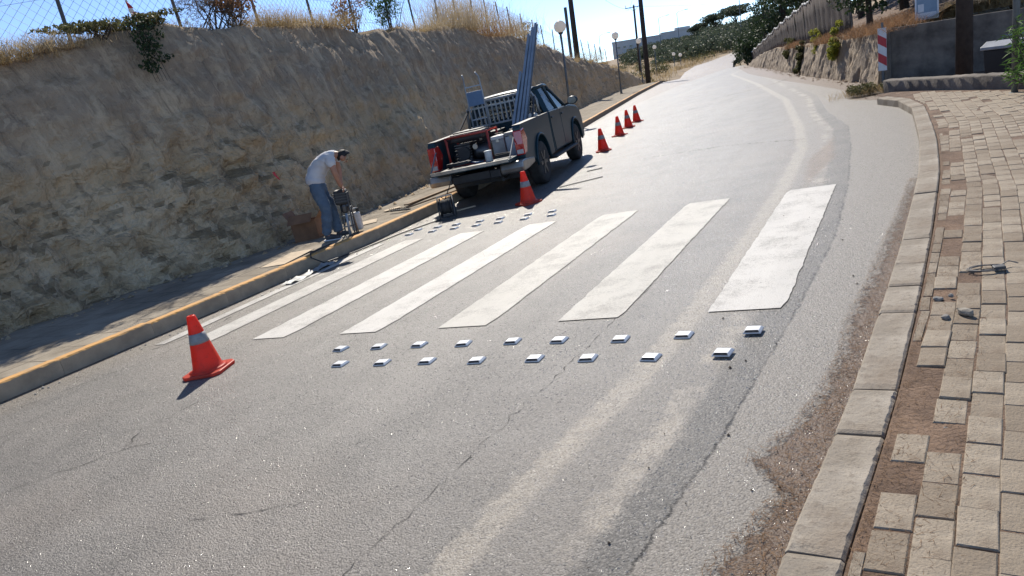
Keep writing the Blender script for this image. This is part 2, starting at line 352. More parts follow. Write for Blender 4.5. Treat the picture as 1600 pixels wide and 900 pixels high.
def walk_mat():
    m = N('dusty_pavement')
    col = m.mix(m.maprange(m.noise(1.8, 6, .65), .38, .64), (.36, .31, .24), (.22, .185, .14))
    br = m.n('ShaderNodeTexBrick'); br.inputs['Scale'].default_value = 1; br.inputs['Mortar Size'].default_value = .012; br.inputs['Brick Width'].default_value = .4; br.inputs['Row Height'].default_value = .4; br.offset = 0
    m.l(m.tc, br.inputs['Vector'])
    col = m.mix(m.math('MULTIPLY', br.outputs['Fac'], m.maprange(m.noise(1.1, 3), .4, .6, .1, .8)), col, (.11, .09, .07))
    m.set(color=col, rough=.95, spec=.2); m.bump(m.math('SUBTRACT', m.noise(22, 6, .7), br.outputs['Fac']), .6, .012); return m.mat
M['walk'] = walk_mat()
M['dry_earth'] = simple('dry_earth', (.34, .25, .15), (.19, .14, .085), scale=.6, rough=.95, bump=.8, dist=.06, bscale=6)
M['wall_stone'] = simple('wall_stone', (.42, .33, .235), (.21, .16, .112), scale=1.6, rough=.95, bump=.9, dist=.03, bscale=14, vary=.55)
M['mortar'] = simple('mortar', (.20, .17, .135), (.12, .10, .08), rough=.95)
M['straw'] = leafmat('straw', (.42, .315, .17), (.26, .19, .10), .35, .7)
M['straw_pale'] = leafmat('straw_pale', (.52, .42, .27), (.33, .25, .155), .35, .7)
M['rust_brush'] = leafmat('rust_brush', (.33, .19, .10), (.20, .12, .07), .3, .7)
M['grey_twig'] = leafmat('grey_twig', (.21, .165, .13), (.12, .09, .07), .1, .8)
M['leaf_olive'] = leafmat('leaf_olive', (.115, .115, .05), (.06, .062, .028), .3)
M['leaf_green'] = leafmat('leaf_green', (.10, .18, .045), (.045, .095, .025), .35)
M['leaf_yellow'] = leafmat('leaf_yellow', (.30, .29, .05), (.13, .17, .035), .4)
M['leaf_dark'] = leafmat('leaf_dark', (.045, .07, .03), (.022, .038, .018), .2)
M['leaf_far_hazed'] = leafmat('leaf_far_hazed', (.10, .12, .075), (.05, .068, .045), .25)  # lighter grey-green: distance haze is put into the leaf colour
M['leaf_pine'] = leafmat('leaf_pine', (.045, .068, .035), (.02, .033, .02), .2)
M['bark'] = simple('bark', (.09, .068, .05), (.045, .035, .027), scale=9, rough=.95, bump=.8, dist=.02)
M['creosote'] = simple('creosoted_wood', (.055, .043, .036), (.028, .022, .019), scale=7, rough=.85, bump=.6, dist=.01)
def cone_mat():
    m = N('cone_plastic'); col = m.mix(m.maprange(m.noise(14, 5, .7), .5, .72, 0, .45), (.90, .075, .035), (.55, .06, .035))
    col = m.mix(m.maprange(m.noise(60, 3, .7), .62, .7, 0, .5), col, (.22, .09, .06)); x, y, z = m.xyz()
    col = m.mix(m.math('MULTIPLY', m.maprange(z, .12, .0, 0, .6), m.noise(25, 4)), col, (.25, .17, .12)); m.set(color=col, rough=.45, spec=.35)
    t_ = m.n('ShaderNodeBsdfTranslucent'); m.l(col, t_.inputs[0]); ms = m.n('ShaderNodeMixShader'); ms.inputs[0].default_value = .42; m.l(m.b.outputs[0], ms.inputs[1]); m.l(t_.outputs[0], ms.inputs[2]); m.l(ms.outputs[0], m.out.inputs[0]); return m.mat
M['cone_red'] = cone_mat()
M['cone_band'] = simple('cone_band', (.34, .33, .32), (.24, .23, .23), scale=18, rough=.5, bump=.1, dist=.001)
M['truck_paint'] = simple('truck_paint', (.008, .034, .048), (.014, .040, .052), scale=2.5, spec=.26, rough=.42, bump=.03, dist=.002, metal=0, coat=.1)
M['black_plastic'] = simple('black_plastic', (.018, .018, .019), (.03, .029, .028), scale=8, rough=.55, bump=.2, dist=.002)
M['rubber'] = simple('rubber', (.022, .021, .02), (.05, .045, .04), scale=10, rough=.85, bump=.4, dist=.004)
M['chrome'] = simple('chrome', (.42, .40, .36), (.26, .23, .19), scale=3, rough=.34, metal=.8, bump=.05)
M['alloy'] = simple('alloy', (.14, .14, .14), (.08, .08, .08), rough=.4, metal=.8, bump=.05)
M['galv'] = simple('galvanised_steel', (.36, .40, .44), (.26, .30, .34), scale=4, rough=.42, metal=.35, bump=.1, dist=.002)
M['rack_steel'] = simple('rack_steel', (.33, .35, .36), (.22, .23, .24), scale=6, rough=.45, metal=.6, bump=.1)
M['blue_metal'] = simple('blue_metal', (.12, .20, .32), (.09, .15, .25), scale=5, rough=.45, metal=.2, bump=.1)
M['red_paint'] = simple('red_frame_paint', (.42, .05, .03), (.27, .04, .03), scale=7, rough=.45, bump=.1)
M['tail_red'] = simple('tail_red', (.55, .012, .012), (.40, .01, .01), rough=.15, bump=0, coat=1)
M['tail_clear'] = simple('tail_clear', (.55, .52, .5), rough=.15, bump=0, coat=1)
M['white_plastic'] = simple('white_plastic', (.68, .66, .61), (.5, .48, .44), scale=7, rough=.5, bump=.1)
M['grey_box'] = simple('grey_box', (.36, .36, .34), (.24, .24, .22), scale=6, rough=.55, bump=.15)
M['cardboard'] = simple('cardboard', (.24, .13, .07), (.17, .09, .05), scale=6, rough=.85, bump=.1)  # brown darkened: the shade the box stands in is put into its colour
M['card_pale'] = simple('card_pale', (.6, .48, .33), (.48, .37, .25), scale=6, rough=.85, bump=.1)
M['wood'] = simple('weathered_wood', (.30, .21, .125), (.18, .12, .075), scale=8, rough=.85, bump=.4)
M['stud_white'] = simple('stud_white', (.80, .80, .78), (.70, .70, .68), scale=20, rough=.3, bump=.05, dist=.001)
M['stud_lens'] = simple('stud_lens', (.02, .022, .026), (.06, .06, .065), scale=60, spec=.15, rough=.5, bump=.1, dist=.001)
M['skin'] = simple('skin', (.42, .21, .135), (.35, .165, .10), scale=15, rough=.55, bump=.1, dist=.002)
M['shirt'] = simple('shirt', (.55, .56, .58), (.46, .47, .5), scale=7, rough=.9, bump=.5, dist=.015, bscale=9)
M['jeans'] = simple('jeans', (.10, .145, .20), (.065, .10, .15), scale=8, rough=.9, bump=.5, dist=.012, bscale=12)
M['hair'] = simple('hair', (.018, .014, .012), rough=.7, bump=.4)
M['shoe'] = simple('shoe', (.07, .075, .085), (.04, .04, .045), rough=.75)
M['pole_grey'] = simple('pole_grey', (.16, .18, .19), (.11, .12, .125), rough=.5, metal=.3, bump=.1)
M['pole_dark'] = simple('pole_dark', (.10, .10, .10), (.06, .06, .06), rough=.6, metal=.2, bump=.1)
M['globe'] = leafmat('globe_plastic', (.80, .74, .68), (.80, .74, .68), .6, .3)
M['fence_steel'] = simple('fence_steel', (.20, .19, .175), (.13, .12, .11), scale=7, rough=.6, metal=.4, bump=.1)
M['net_brown'] = simple('net_brown', (.075, .053, .042), (.05, .036, .029), scale=3, rough=.9, bump=.6, dist=.02, bscale=30, vary=.4)
M['net_white'] = simple('net_white', (.6, .58, .54), rough=.8, bump=.1)
M['sign_red'] = simple('sign_red', (.52, .028, .035), (.42, .028, .035), rough=.4, bump=0)
M['sign_white'] = simple('sign_white', (.74, .74, .74), (.62, .62, .62), rough=.4, bump=0)
M['board_blue'] = simple('board_blue', (.26, .34, .42), (.19, .26, .33), scale=3, rough=.35, bump=0)
M['facade'] = simple('facade', (.52, .53, .52), (.44, .45, .45), scale=.4, rough=.9, bump=0)
M['bitumen'] = simple('bitumen', (.035, .036, .042), rough=.5, bump=.1)
M['bin_black'] = simple('bin_black', (.014, .015, .018), rough=.5, bump=.1)
M['lid_grey'] = simple('lid_grey', (.30, .31, .33), (.22, .23, .25), rough=.45, bump=.1)
m = N('vehicle_glass'); m.set(color=(.02, .03, .035), rough=.03, spec=.8)
tr_ = m.n('ShaderNodeBsdfTransparent'); tr_.inputs[0].default_value = (.55, .63, .66, 1); ms_ = m.n('ShaderNodeMixShader'); ms_.inputs[0].default_value = .55
m.l(m.b.outputs[0], ms_.inputs[1]); m.l(tr_.outputs[0], ms_.inputs[2]); m.l(ms_.outputs[0], m.out.inputs[0]); M['glass'] = m.mat
m = N('window_pane'); m.set(color=(.02, .025, .03), rough=.1, spec=.6); M['pane'] = m.mat

# ------------------------------------------------------------------ the road and its edges (paths are functions of y)
KY = [-25, 0, 3.4, 6, 9, 11, 13.2, 16, 25.5, 42.4, 56, 64, 72, 82, 92, 105, 125]
KX = [-7.9, -7.62, -7.5, -7.32, -7.28, -7.38, -7.72, -8.3, -10.28, -13.8, -16.3, -17.9, -19.5, -21.3, -22.6, -23.6, -24]
RY = [-25, 2, 4, 6, 8, 11, 13.5, 15, 16.5, 18.5, 20.3, 24.3, 29.8, 40.9, 52, 60, 72, 84, 100, 125]
RX = [-.8, -.48, -.33, -.17, -.05, 0, -.03, -.2, -.5, -.75, -.95, -2.05, -3.55, -6.35, -9.5, -11.6, -14.6, -16.8, -18.2, -17.5]
ZY = [-25, 53, 57, 62, 68, 74, 82, 92, 105, 125, 150]
ZZ = [0, 0, -.03, -.28, -.62, -.62, -.25, -.02, -.05, .3, .3]
def kx(y): return interp(y, KY, KX)
def rx(y): return interp(y, RY, RX)
def rz(y): return interp(y, ZY, ZZ)

ground = npmesh('ground', [(-1500, -600, -4), (1500, -600, -4), (1500, 2500, -4), (-1500, 2500, -4)], [(0, 1, 2, 3)], M['dry_earth']); struct(ground)

ys = np.concatenate([np.arange(-22, 60, .5), np.arange(60, 126, 1.0)]); nc = 15
V = []
for y in ys:
    l, r = kx(y)-.05, rx(y)+.12
    for k in range(nc): V.append((l+(r-l)*k/(nc-1), y, rz(y)))
road = npmesh('road', V, gridfaces(len(ys), nc), M['asphalt']); struct(road)

def ribbon(name, ypts, lx, rx_, z, mat, parent=None, seed=0, jag=.03, step=.06, zf=None):
    """flat sheet between two wandering edges"""
    yy = np.arange(ypts[0], ypts[-1]+1e-6, step); L = np.interp(yy, ypts, lx); R = np.interp(yy, ypts, rx_)
    L = L + jag*fbm(yy*3.1, yy*0+.5, 4, seed); R = R + jag*fbm(yy*3.1, yy*0+9.5, 4, seed+5)
    R = np.maximum(R, L+.002); V_ = []
    for a_, b_, y_ in zip(L, R, yy):
        zz = z+(zf(y_) if zf else 0)
        V_ += [(a_, y_, zz), (a_*.5+b_*.5, y_, zz), (b_, y_, zz)]
    return npmesh(name, V_, gridfaces(len(yy), 3), mat, parent)

# cracks
def crack(pts, w, seed):
    rr = random.Random(seed); P = []
    for (x0, y0), (x1, y1) in zip(pts[:-1], pts[1:]):
        n_ = max(2, int(math.hypot(x1-x0, y1-y0)/.05))
        for i in range(n_): t = i/n_; P.append((x0+(x1-x0)*t+rr.gauss(0, .012), y0+(y1-y0)*t+rr.gauss(0, .012)))
    P.append(pts[-1]); V_ = []
    for i, p in enumerate(P):
        q = P[min(i+1, len(P)-1)]; o_ = P[max(i-1, 0)]; d = Vector((q[0]-o_[0], q[1]-o_[1])).normalized(); ww = w*max(.08, rr.gauss(.5, .4))*(0.15 if rr.random() < .12 else 1)
        V_ += [(p[0]-d.y*ww, p[1]+d.x*ww, .003), (p[0]+d.y*ww, p[1]-d.x*ww, .003)]
    npmesh('crack', V_, gridfaces(len(P), 2), M['crack'], road, False)
crack([(-2.1, 1.2), (-2.12, 1.89), (-2.06, 2.86), (-1.99, 4.0), (-1.97, 4.8), (-1.9, 5.6)], .0022, 1)
crack([(-5.4, 1.7), (-5.0, 2.25), (-4.7, 2.7), (-4.35, 2.85)], .0032, 2)
crack([(-3.3, 2.05), (-2.95, 2.2), (-2.72, 2.3)], .0035, 3)
crack([(-7.0, 3.3), (-6.6, 4.3), (-6.45, 5.4), (-6.5, 6.2)], .004, 4)
crack([(-6.9, 4.6), (-6.7, 5.0), (-6.75, 5.5)], .005, 5)
crack([(-4.7, 2.7), (-4.9, 3.0), (-4.8, 3.4)], .004, 6)
crack([(-6.0, 26), (-4.5, 27.5), (-3.9, 30)], .03, 7)
crack([(-1.6, 12.5), (-3.0, 13.3), (-4.5, 13.4)], .012, 8)
crack([(-9.2, 20), (-7.0, 22.5), (-5.0, 24.5)], .02, 9)

# zebra stripes: measured corners (left x, right x at near end; the same at far end)
Y0, Y1 = 4.71, 8.53
stripes = [(-1.325, -.84, 'stripe_white', 0), (-2.425, -1.94, 'stripe_cream', 1), (-3.49, -3.02, 'stripe_cream', 2), (-4.52, -4.10, 'stripe_white', 3), (-5.59, -5.17, 'stripe_white', 4), (-6.52, -6.18, 'stripe_worn', 5), (-7.02, -6.86, 'stripe_worn', 6)]
for l, r, mt, i in stripes:
    rr = random.Random(50+i); n_ = 60; P = []
    for k in range(n_+1):
        t = k/n_; y = Y0+(Y1-Y0)*t
        P.append((l+rr.gauss(0, .003), y, r+rr.gauss(0, .003)))
    V_ = []
    for k, (a_, y, b_) in enumerate(P):
        tr = min(1, max(0, (k)/2.5)); tf = min(1, (n_-k)/2.5)
        wv = .0015*math.sin(k*.9+i)
        lo_ = a_+wv+(1-tf)*.03; hi_ = b_+wv-(1-tr)*.025
        V_ += [(lo_, y+rr.gauss(0, .003), .006), ((lo_+hi_)/2, y, .006), (hi_, y+rr.gauss(0, .003), .006)]
    o = npmesh('crossing_stripe', V_, gridfaces(n_+1, 3), M[mt], road)

# soil, leaf litter along the right kerb, and under the far wall
s_y = [-4, 1.2, 2.13, 2.45, 2.6, 2.72, 2.84, 3.1, 3.35, 3.9, 4.35, 5.2, 6.2, 7.5, 9]
s_l = [-.9, -.72, -.69, -.58, -.53, -.6, -.71, -.56, -.5, -.42, -.42, -.34, -.26, -.15, -.06]
def scatter(name, n, area, size, mat, seed, parent=None, flat=.3, kind='stone'):
    r_ = fn(seed); V_ = []; F_ = []
    for i in range(n):
        p = area(r_); s_ = size*(.4+1.2*r_.rand()**2); o_ = len(V_)
        if kind == 'stone':
            a0 = r_.rand()*6.28; k = 5
            for q in range(k): aa = a0+q*6.283/k; rad = s_*(.7+.5*r_.rand()); V_.append((p[0]+math.cos(aa)*rad, p[1]+math.sin(aa)*rad, p[2]-.002))
            V_.append((p[0]+s_*.2*(r_.rand()-.5), p[1]+s_*.2*(r_.rand()-.5), p[2]+s_*(.6+.5*r_.rand())))
            for q in range(k): F_.append((o_+q, o_+(q+1) % k, o_+k))
        else:
            aa = r_.rand()*6.28; l_ = s_*3; w_ = s_*.16; dx, dy = math.cos(aa), math.sin(aa); h_ = p[2]+.004+.012*r_.rand()
            V_ += [(p[0]-dx*l_-dy*w_, p[1]-dy*l_+dx*w_, p[2]+.003), (p[0]-dx*l_+dy*w_, p[1]-dy*l_-dx*w_, p[2]+.003), (p[0]+dx*l_, p[1]+dy*l_, h_)]
            F_.append((o_, o_+1, o_+2))
    o = npmesh(name, V_, F_, mat, parent, False); o['kind'] = 'stuff'; return o
def soil_area(r_):
    while True:
        y = 1.3+r_.rand()**1.5*7; l = np.interp(y, s_y, s_l); x = l-.06+(rx(y)+.05-l+.06)*r_.rand()
        return (x, y, .008)
def dirt_area2(r_):
    y = 16.5+r_.rand()*34; return (rx(y)-.5+.9*r_.rand()**.7, y, .014)
struct(scatter('leaf_litter', 12000, soil_area, .0065, M['needles'], 5, kind='needle'), 'stuff', 'brown dry needle litter lying along the right kerb')['category'] = 'leaf litter'
struct(scatter('gravel', 700, soil_area, .004, M['stone_grey'], 6), 'stuff', 'loose small stones scattered along the right kerb')['category'] = 'gravel'
struct(scatter('gravel', 900, dirt_area2, .03, M['soil'], 8), 'stuff', 'brown soil crumbs at the foot of the stone wall')['category'] = 'soil crumbs'
def left_area(r_):
    y = -1+r_.rand()*30; return (kx(y)+.03+.35*r_.rand()**2, y, .006)
struct(scatter('gravel', 500, left_area, .012, M['stone_grey'], 9), 'stuff', 'pale grit gathered in the gutter of the yellow kerb')['category'] = 'gravel'
def loose(r_): return (-1.2+.9*r_.rand(), 1.5+6*r_.rand(), .006)
struct(scatter('gravel', 40, loose, .007, M['bark'], 10), 'stuff', 'dark crumbs scattered on the worn shoulder')['category'] = 'gravel'

# ------------------------------------------------------------------ left: kerb, pavement, rock cutting
kb = MB()
yk = list(np.arange(-12, 64, .5)); V_ = []
for y in yk:
    x = kx(y); V_ += [(x-.155, y, rz(y)-.05), (x-.155, y, .03+rz(y)), (x-.01, y, .03+rz(y)), (x-.01, y, rz(y)-.05)]
kerbL = npmesh('kerb_left', V_, gridfaces(len(yk), 4), M['mortar'], None, False); struct(kerbL)
def kerb_stone(p0, p1, w, h, parent, mats, side, zb=-.02, rr=rng, chip=.003, n=26, gap=.004):
    """stone between two path points; w goes to the 'side' (-1 left, +1 right); worn, chipped arrises"""
    p0 = Vector((*p0, 0)); p1 = Vector((*p1, 0)); d = (p1-p0).normalized(); n_ = Vector((-d.y, d.x, 0)) if side < 0 else Vector((d.y, -d.x, 0))
    c = (p0+p1)/2; hl = (p1-p0).length/2-gap; dz = rr.gauss(0, .003); tw = rr.gauss(0, .002); bow = rr.gauss(0, .002); V_ = []; j = lambda s_=chip: rr.gauss(0, s_)
    for k in range(n+1):
        t = k/n; y = (2*t-1)*(hl-(.0 if 0 < k < n else .0)); e_ = .006 if k in (0, n) else 0
        ch = .008+abs(j(chip*1.6)); ch2 = .008+abs(j(chip*1.6))
        for off, z in ((0, zb), (0+.3*abs(j()), h-ch-e_), (ch, h-e_), (w*.5, h-e_+bow*math.sin(t*3.1)), (w-ch2, h-e_), (w-.3*abs(j()), h-ch2-e_), (w, zb)):
            V_.append(d*y+n_*off+Vector((0, 0, z+(dz+tw*(2*t-1) if z > 0 else 0))))
    F_ = [tuple(f) for f in gridfaces(n+1, 7)]; mi = ([0, 1, 1, 1, 1, 0])*n
    mb = MB(); mb.add(V_, F_); mb.m = [x for x in mi]; mb.add([V_[i] for i in range(7)], [tuple(range(7))]); mb.add([V_[n*7+i] for i in range(7)], [tuple(range(7))])
    o = mb.build('kerb_stone', mats, parent); o.location = c; return o
y = -8.0
while y < 56:
    y2 = y+1.0; kerb_stone((kx(y), y), (kx(y2), y2), .15, .165, kerbL, [M['kerb_tan'], M['kerb_yellow']], -1, gap=.0012); y = y2

OFFB_Y = [-14, 4, 6.3, 7.4, 8.6, 11.7, 16, 25, 39, 57, 66]; OFFB = [3.0, 2.95, 2.9, 2.4, 2.1, 1.95, 1.95, 2.1, 2.6, 2.8, 2.8]
TOP_Y = [-14, 5, 7, 9, 12, 15, 20, 28, 33, 37, 43, 52, 58, 63, 70, 80]; TOPZ = [3.4, 3.42, 3.62, 3.82, 3.85, 3.8, 3.87, 3.85, 3.65, 3.2, 2.6, 2.1, 1.55, 1.1, .3, -.2]
def cliff_base(y): return kx(y)-interp(y, OFFB_Y, OFFB)
def cliff_top(y): return interp(y, TOP_Y, TOPZ)
def top_x(y): return cliff_base(y)-.22*cliff_top(y)-.1
yw = np.arange(-13, 66, .5); V_ = []
for y in yw:
    l, r = cliff_base(y)-.6, kx(y)-.15
    for k in range(6): t = k/5; V_.append((l+(r-l)*t, y, .15+rz(y)+.012*math.sin(y*1.3+k)*(t < .9)*(t > 0)))
walkL = npmesh('pavement_left', V_, gridfaces(len(yw), 6), M['walk']); struct(walkL)

cy = np.arange(-13, 72, .075); nt = 58; tt = np.linspace(0, 1, nt)
YY, TT = np.meshgrid(cy, tt, indexing='ij')
Zt = np.interp(YY, TOP_Y, TOPZ) + .22*fbm(YY*.8, YY*0, 4, 3); B = np.interp(YY, KY, KX)-np.interp(YY, OFFB_Y, OFFB)
ZZb = np.interp(YY, ZY, ZZ)+.05
Zc = ZZb+(Zt-ZZb)*TT
Xc = B - .22*(Zc-ZZb) - .12*np.maximum(0, TT-.85)/.15
slant = YY + Zc*.17
disp = .17*fbm(YY*.45, Zc*.55, 4, 11) + .10*fbm(slant*1.6, Zc*.7, 4, 5) + .11*fbm(slant*5.5, Zc*1.3, 3, 9) + .06*fbm(YY*7, Zc*6, 4, 21)
blk = fbm(YY*1.7, Zc*2.1, 3, 31); disp += .08*np.clip(np.round(blk*4)/4, -1, 1)*np.clip((2.6-Zc)/.8, .25, 1)
lump = np.abs(fbm(YY*1.9, Zc*2.3, 3, 51)); lump2 = np.abs(fbm(YY*4.6, Zc*5.2, 3, 53)); lowm = np.clip((2.9-Zc)/1.2, .12, 1)*np.clip((13-YY)/4, .3, 1)
disp += lowm*(.36*lump+.17*lump2-.10) + .02*np.clip(fbm(YY*.3, Zc*3.2, 3, 55)*4, -1, 1)
disp += .45*np.exp(-(Zc-ZZb)/.18)*(.5+.5*fbm(YY*1.2, YY*0, 3, 40))
Xc = Xc+disp*np.clip((1.15-TT)*4, .35, 1)*np.clip((66-YY)/10, .2, 1)
V1 = np.stack([Xc, YY, Zc], -1)
ext = []
for d in (.25, .7, 1.6, 3.5, 8, 18, 40, 80):
    zz = Zt[:, -1]+.12*fbm(cy*1.5, cy*0+d, 3, 60)*min(1, d)+.03*d*np.clip((60-cy)/20, .3, 1)
    ext.append(np.stack([Xc[:, -1]-d, cy, zz], -1))
V1 = np.concatenate([V1, np.stack(ext, 1)], 1); ncol = V1.shape[1]
cutting = npmesh('rock_cutting', V1.reshape(-1, 3), gridfaces(len(cy), ncol), M['rock']); struct(cutting)
cutting['label'] = 'shaded rock and earth cutting rising behind the left pavement'
def rubble(r_):
    y = -2+r_.rand()*34; return (cliff_base(y)+.1+.55*r_.rand()**1.6, y, .155)
struct(scatter('rubble', 700, rubble, .035, M['rock'], 12), 'stuff', 'small fallen stones at the foot of the rock cutting')['category'] = 'rubble'

# ------------------------------------------------------------------ right: kerb, pavement with pavers
KOY = [-3, 2.03, 2.75, 3.37, 4.57, 6.16, 8.13, 10.14, 13.26, 14.6, 15.44, 16.2]
KOX = [-.55, -.30, -.22, -.16, -.07, .03, .12, .14, .06, -.15, -.45, -.72]
def kox(y): return interp(y, KOY, KOX)
def wz(x): return .12-.045*max(0, x)
yy_ = np.arange(-4, 16.4, .25); V_ = []
for y in yy_:
    for k in range(10): x = kox(y)-.006 if k == 0 else kox(y)+.008+((k-1)/8)**1.4*5.4; V_.append((x, y, wz(x)-.0025 if k else .095))
pave = npmesh('pavement_right', V_, gridfaces(len(yy_), 10), M['soil']); struct(pave)
joints = [.2, .9, 1.5, 2.1, 2.88, 3.28, 4.22, 4.66, 5.08, 5.67, 7.08, 8.0, 8.9, 9.8, 10.7, 11.6, 12.5, 13.3, 14.0, 14.6, 15.1, 15.6]
V_ = []
for y in joints: V_ += [(kox(y)-.16, y, -.03), (kox(y)-.16, y, .05), (kox(y)-.03, y, .05), (kox(y)-.03, y, -.03)]
kerbR = npmesh('kerb_right', V_, gridfaces(len(joints), 4), M['mortar'], None, False); struct(kerbR)
for y0, y1 in zip(joints[:-1], joints[1:]):
    kerb_stone((kox(y0)-.185, y0), (kox(y1)-.185, y1), .178, .118, kerbR, [M['kerb'], M['kerb']], 1, chip=.0022, n=22)
# pavers: 10 x 20 cm blocks in columns that run with the kerb
pm = MB(); w_, l_, h_ = .1085, .2055, .05
bmesh_p = bmesh.new(); bmesh.ops.create_cube(bmesh_p, size=1)
for v_ in bmesh_p.verts: v_.co = Vector((v_.co.x*w_, v_.co.y*l_, v_.co.z*h_))
bmesh.ops.bevel(bmesh_p, geom=[e_ for e_ in bmesh_p.edges if e_.verts[0].co.z > 0 and e_.verts[1].co.z > 0], offset=.004, segments=1, affect='EDGES')
pme = bpy.data.meshes.new('paver'); bmesh_p.to_mesh(pme); bmesh_p.free(); pme.materials.append(M['paver'])
cand = []
def colx(c, y): return -.39+c*.1115 + np.interp(y, [0, 2.35, 4.2, 7, 11, 16], [-.2, 0, .185, .38, .5, .3])
holes = [(-.05, 2.92, .09, .15), (-.21, 1.82, .06, .14), (-.09, 3.25, .06, .25), (.02, 4.42, .07, .16), (.15, 4.72, .13, .06), (.04, 5.25, .06, .14), (.1, 6.0, .08, .2), (.17, 7.2, .07, .3), (.2, 8.6, .08, .4), (.25, 10.5, .07, .3), (.2, 12.3, .08, .3)]
for c in range(0, 34):
    off = rng.uniform(0, .2)
    for k in range(0, 76):
        y = .9+off+k*.2085; x = float(colx(c, y)); 
        if y > 15.2 or x < kox(y)-.01 or x > 2.6: continue
        if y > 16.3-(x+.6)*1.447-.12: continue
        gone = any(((x-hx)/a_)**2+((y-hy)/b_)**2 < 1 for hx, hy, a_, b_ in holes)
        if gone or (x < kox(y)+.14 and rng.random() < .04): continue
        slope = (float(colx(c, y+.1))-float(colx(c, y-.1)))/.2
        le = kox(y)+.014; sx = 1.0
        if x-w_/2 < le: sx = (x+w_/2-le)/w_; x = (le+x+w_/2)/2
        if sx < .3: continue
        cand.append((x, y, slope, sx))
def screen_area(p):
    d = Vector((p[0], p[1], wz(p[0])-1.65)); z_ = d.dot(_f)
    if z_ < .3: return 0
    px = 800+1183.9*d.dot(_r)/z_; py = 450-1183.9*d.dot(_u)/z_
    return (1/(z_**3)) if -20 < px < 1640 and -20 < py < 930 else 0
cand.sort(key=lambda p: -screen_area(p))
def paver_pose(p):
    x, y, s_, sx = p
    return Vector((x+rng.gauss(0, .002), y+rng.gauss(0, .003), wz(x)-.0235+rng.gauss(0, .0022))), Euler((rng.gauss(0, .007), (.045 if x > 0 else 0)+rng.gauss(0, .009), -math.atan(s_)+rng.gauss(0, .012)))
for p in cand[:300]:
    o = bpy.data.objects.new('paver', pme); C.objects.link(o); o.parent = pave; o.location, o.rotation_euler = paver_pose(p); o.scale = (p[3], 1, 1)
rest = bmesh.new()
for p in cand[300:]:
    l0, r0 = paver_pose(p); n0 = len(rest.verts); rest.from_mesh(pme); rest.verts.ensure_lookup_table()
    bmesh.ops.transform(rest, matrix=Matrix.Translation(l0) @ r0.to_matrix().to_4x4() @ Matrix.Diagonal((p[3], 1, 1, 1)), verts=rest.verts[n0:])
rme = bpy.data.meshes.new('paver_field'); rest.to_mesh(rme); rest.free(); rme.materials.append(M['paver'])
o = bpy.data.objects.new('paver_field', rme); C.objects.link(o); o.parent = pave; o['kind'] = 'stuff'
def joint_area(r_):
    y = 1.3+r_.rand()**1.3*9; return (kox(y)+.01+.3*r_.rand()**1.8, y, .118)
o = scatter('leaf_litter', 9000, joint_area, .005, M['needles'], 25, kind='needle'); o['label'] = 'brown litter in the gaps between kerb and pavers'; o['category'] = 'leaf litter'
def hole_area(r_):
    hx, hy, a_, b_ = holes[r_.randint(len(holes))]; aa = r_.rand()*6.28; q = r_.rand()**.5*1.1; return (hx+a_*q*math.cos(aa), hy+b_*q*math.sin(aa), .1)
o = scatter('gravel', 700, hole_area, .009, M['soil'], 26); o['label'] = 'crumbs of brown soil where pavers are missing'; o['category'] = 'soil crumbs'

# ------------------------------------------------------------------ far terrain
def far_h(x, y):
    edge_l = np.interp(y, KY, KX)-1.2; edge_r = np.interp(y, RY, RX)+1.0
    zr = np.interp(y, ZY, ZZ)
    rise = np.clip((y-112)/150, 0, 1); rise = rise*rise*(3-2*rise)*3.4
    left = np.clip(edge_l-x, 0, 60); right = np.clip(x-edge_r, 0, 80)
    h = zr-.12 + rise + .035*left*np.clip((y-60)/40, 0, 1)*np.clip(1.6-left/60, .3, 1) + .16*right + .5*np.clip(right/6, 0, 1)
    road_m = np.clip(np.minimum(x-edge_l, edge_r-x)/1.0, 0, 1)*(y < 118)
    return h + .35*fbm(x*.12, y*.12, 4, 77)*np.clip((left+right)/5, 0, 1) - .5*road_m
gx = np.arange(-150, 90, 1.6); gy = np.concatenate([np.arange(62, 130, 1.2), np.arange(130, 315, 5)])
GX, GY = np.meshgrid(gx, gy, indexing='xy')
hill = npmesh('hillside', np.stack([GX, GY, far_h(GX, GY)], -1).reshape(-1, 3), gridfaces(len(gy), len(gx)), M['dry_earth']); struct(hill)
# banked ground behind the right wall
WBY = [18.6, 20.3, 24.3, 29.8, 40.9, 52, 60]; WBX = [-.85, -1.07, -2.2, -3.7, -6.5, -9.6, -11.7]
WTY = [18.4, 25, 30, 41, 47, 52, 60]; WTZ = [1.22, 1.08, 1.0, .93, .6, .22, -.7]
def wbx(y): return interp(y, WBY, WBX)
def wtz(y): return interp(y, WTY, WTZ)
yb = np.arange(18.75, 62.5, .6); V_ = []
for y in yb:
    for d in (0, .5, 1.2, 2.5, 5, 9, 15, 25, 40):
        yq = max(y, 18.6); V_.append((wbx(yq)+.40+d, y, wtz(yq)-.05+.22*max(0, d-.3)+.1*float(vnoise(np.array(d*3.1), np.array(y*1.3), 4))*(d > .4)))
bank = npmesh('bank', V_, gridfaces(len(yb), 9), M['soil']); struct(bank)

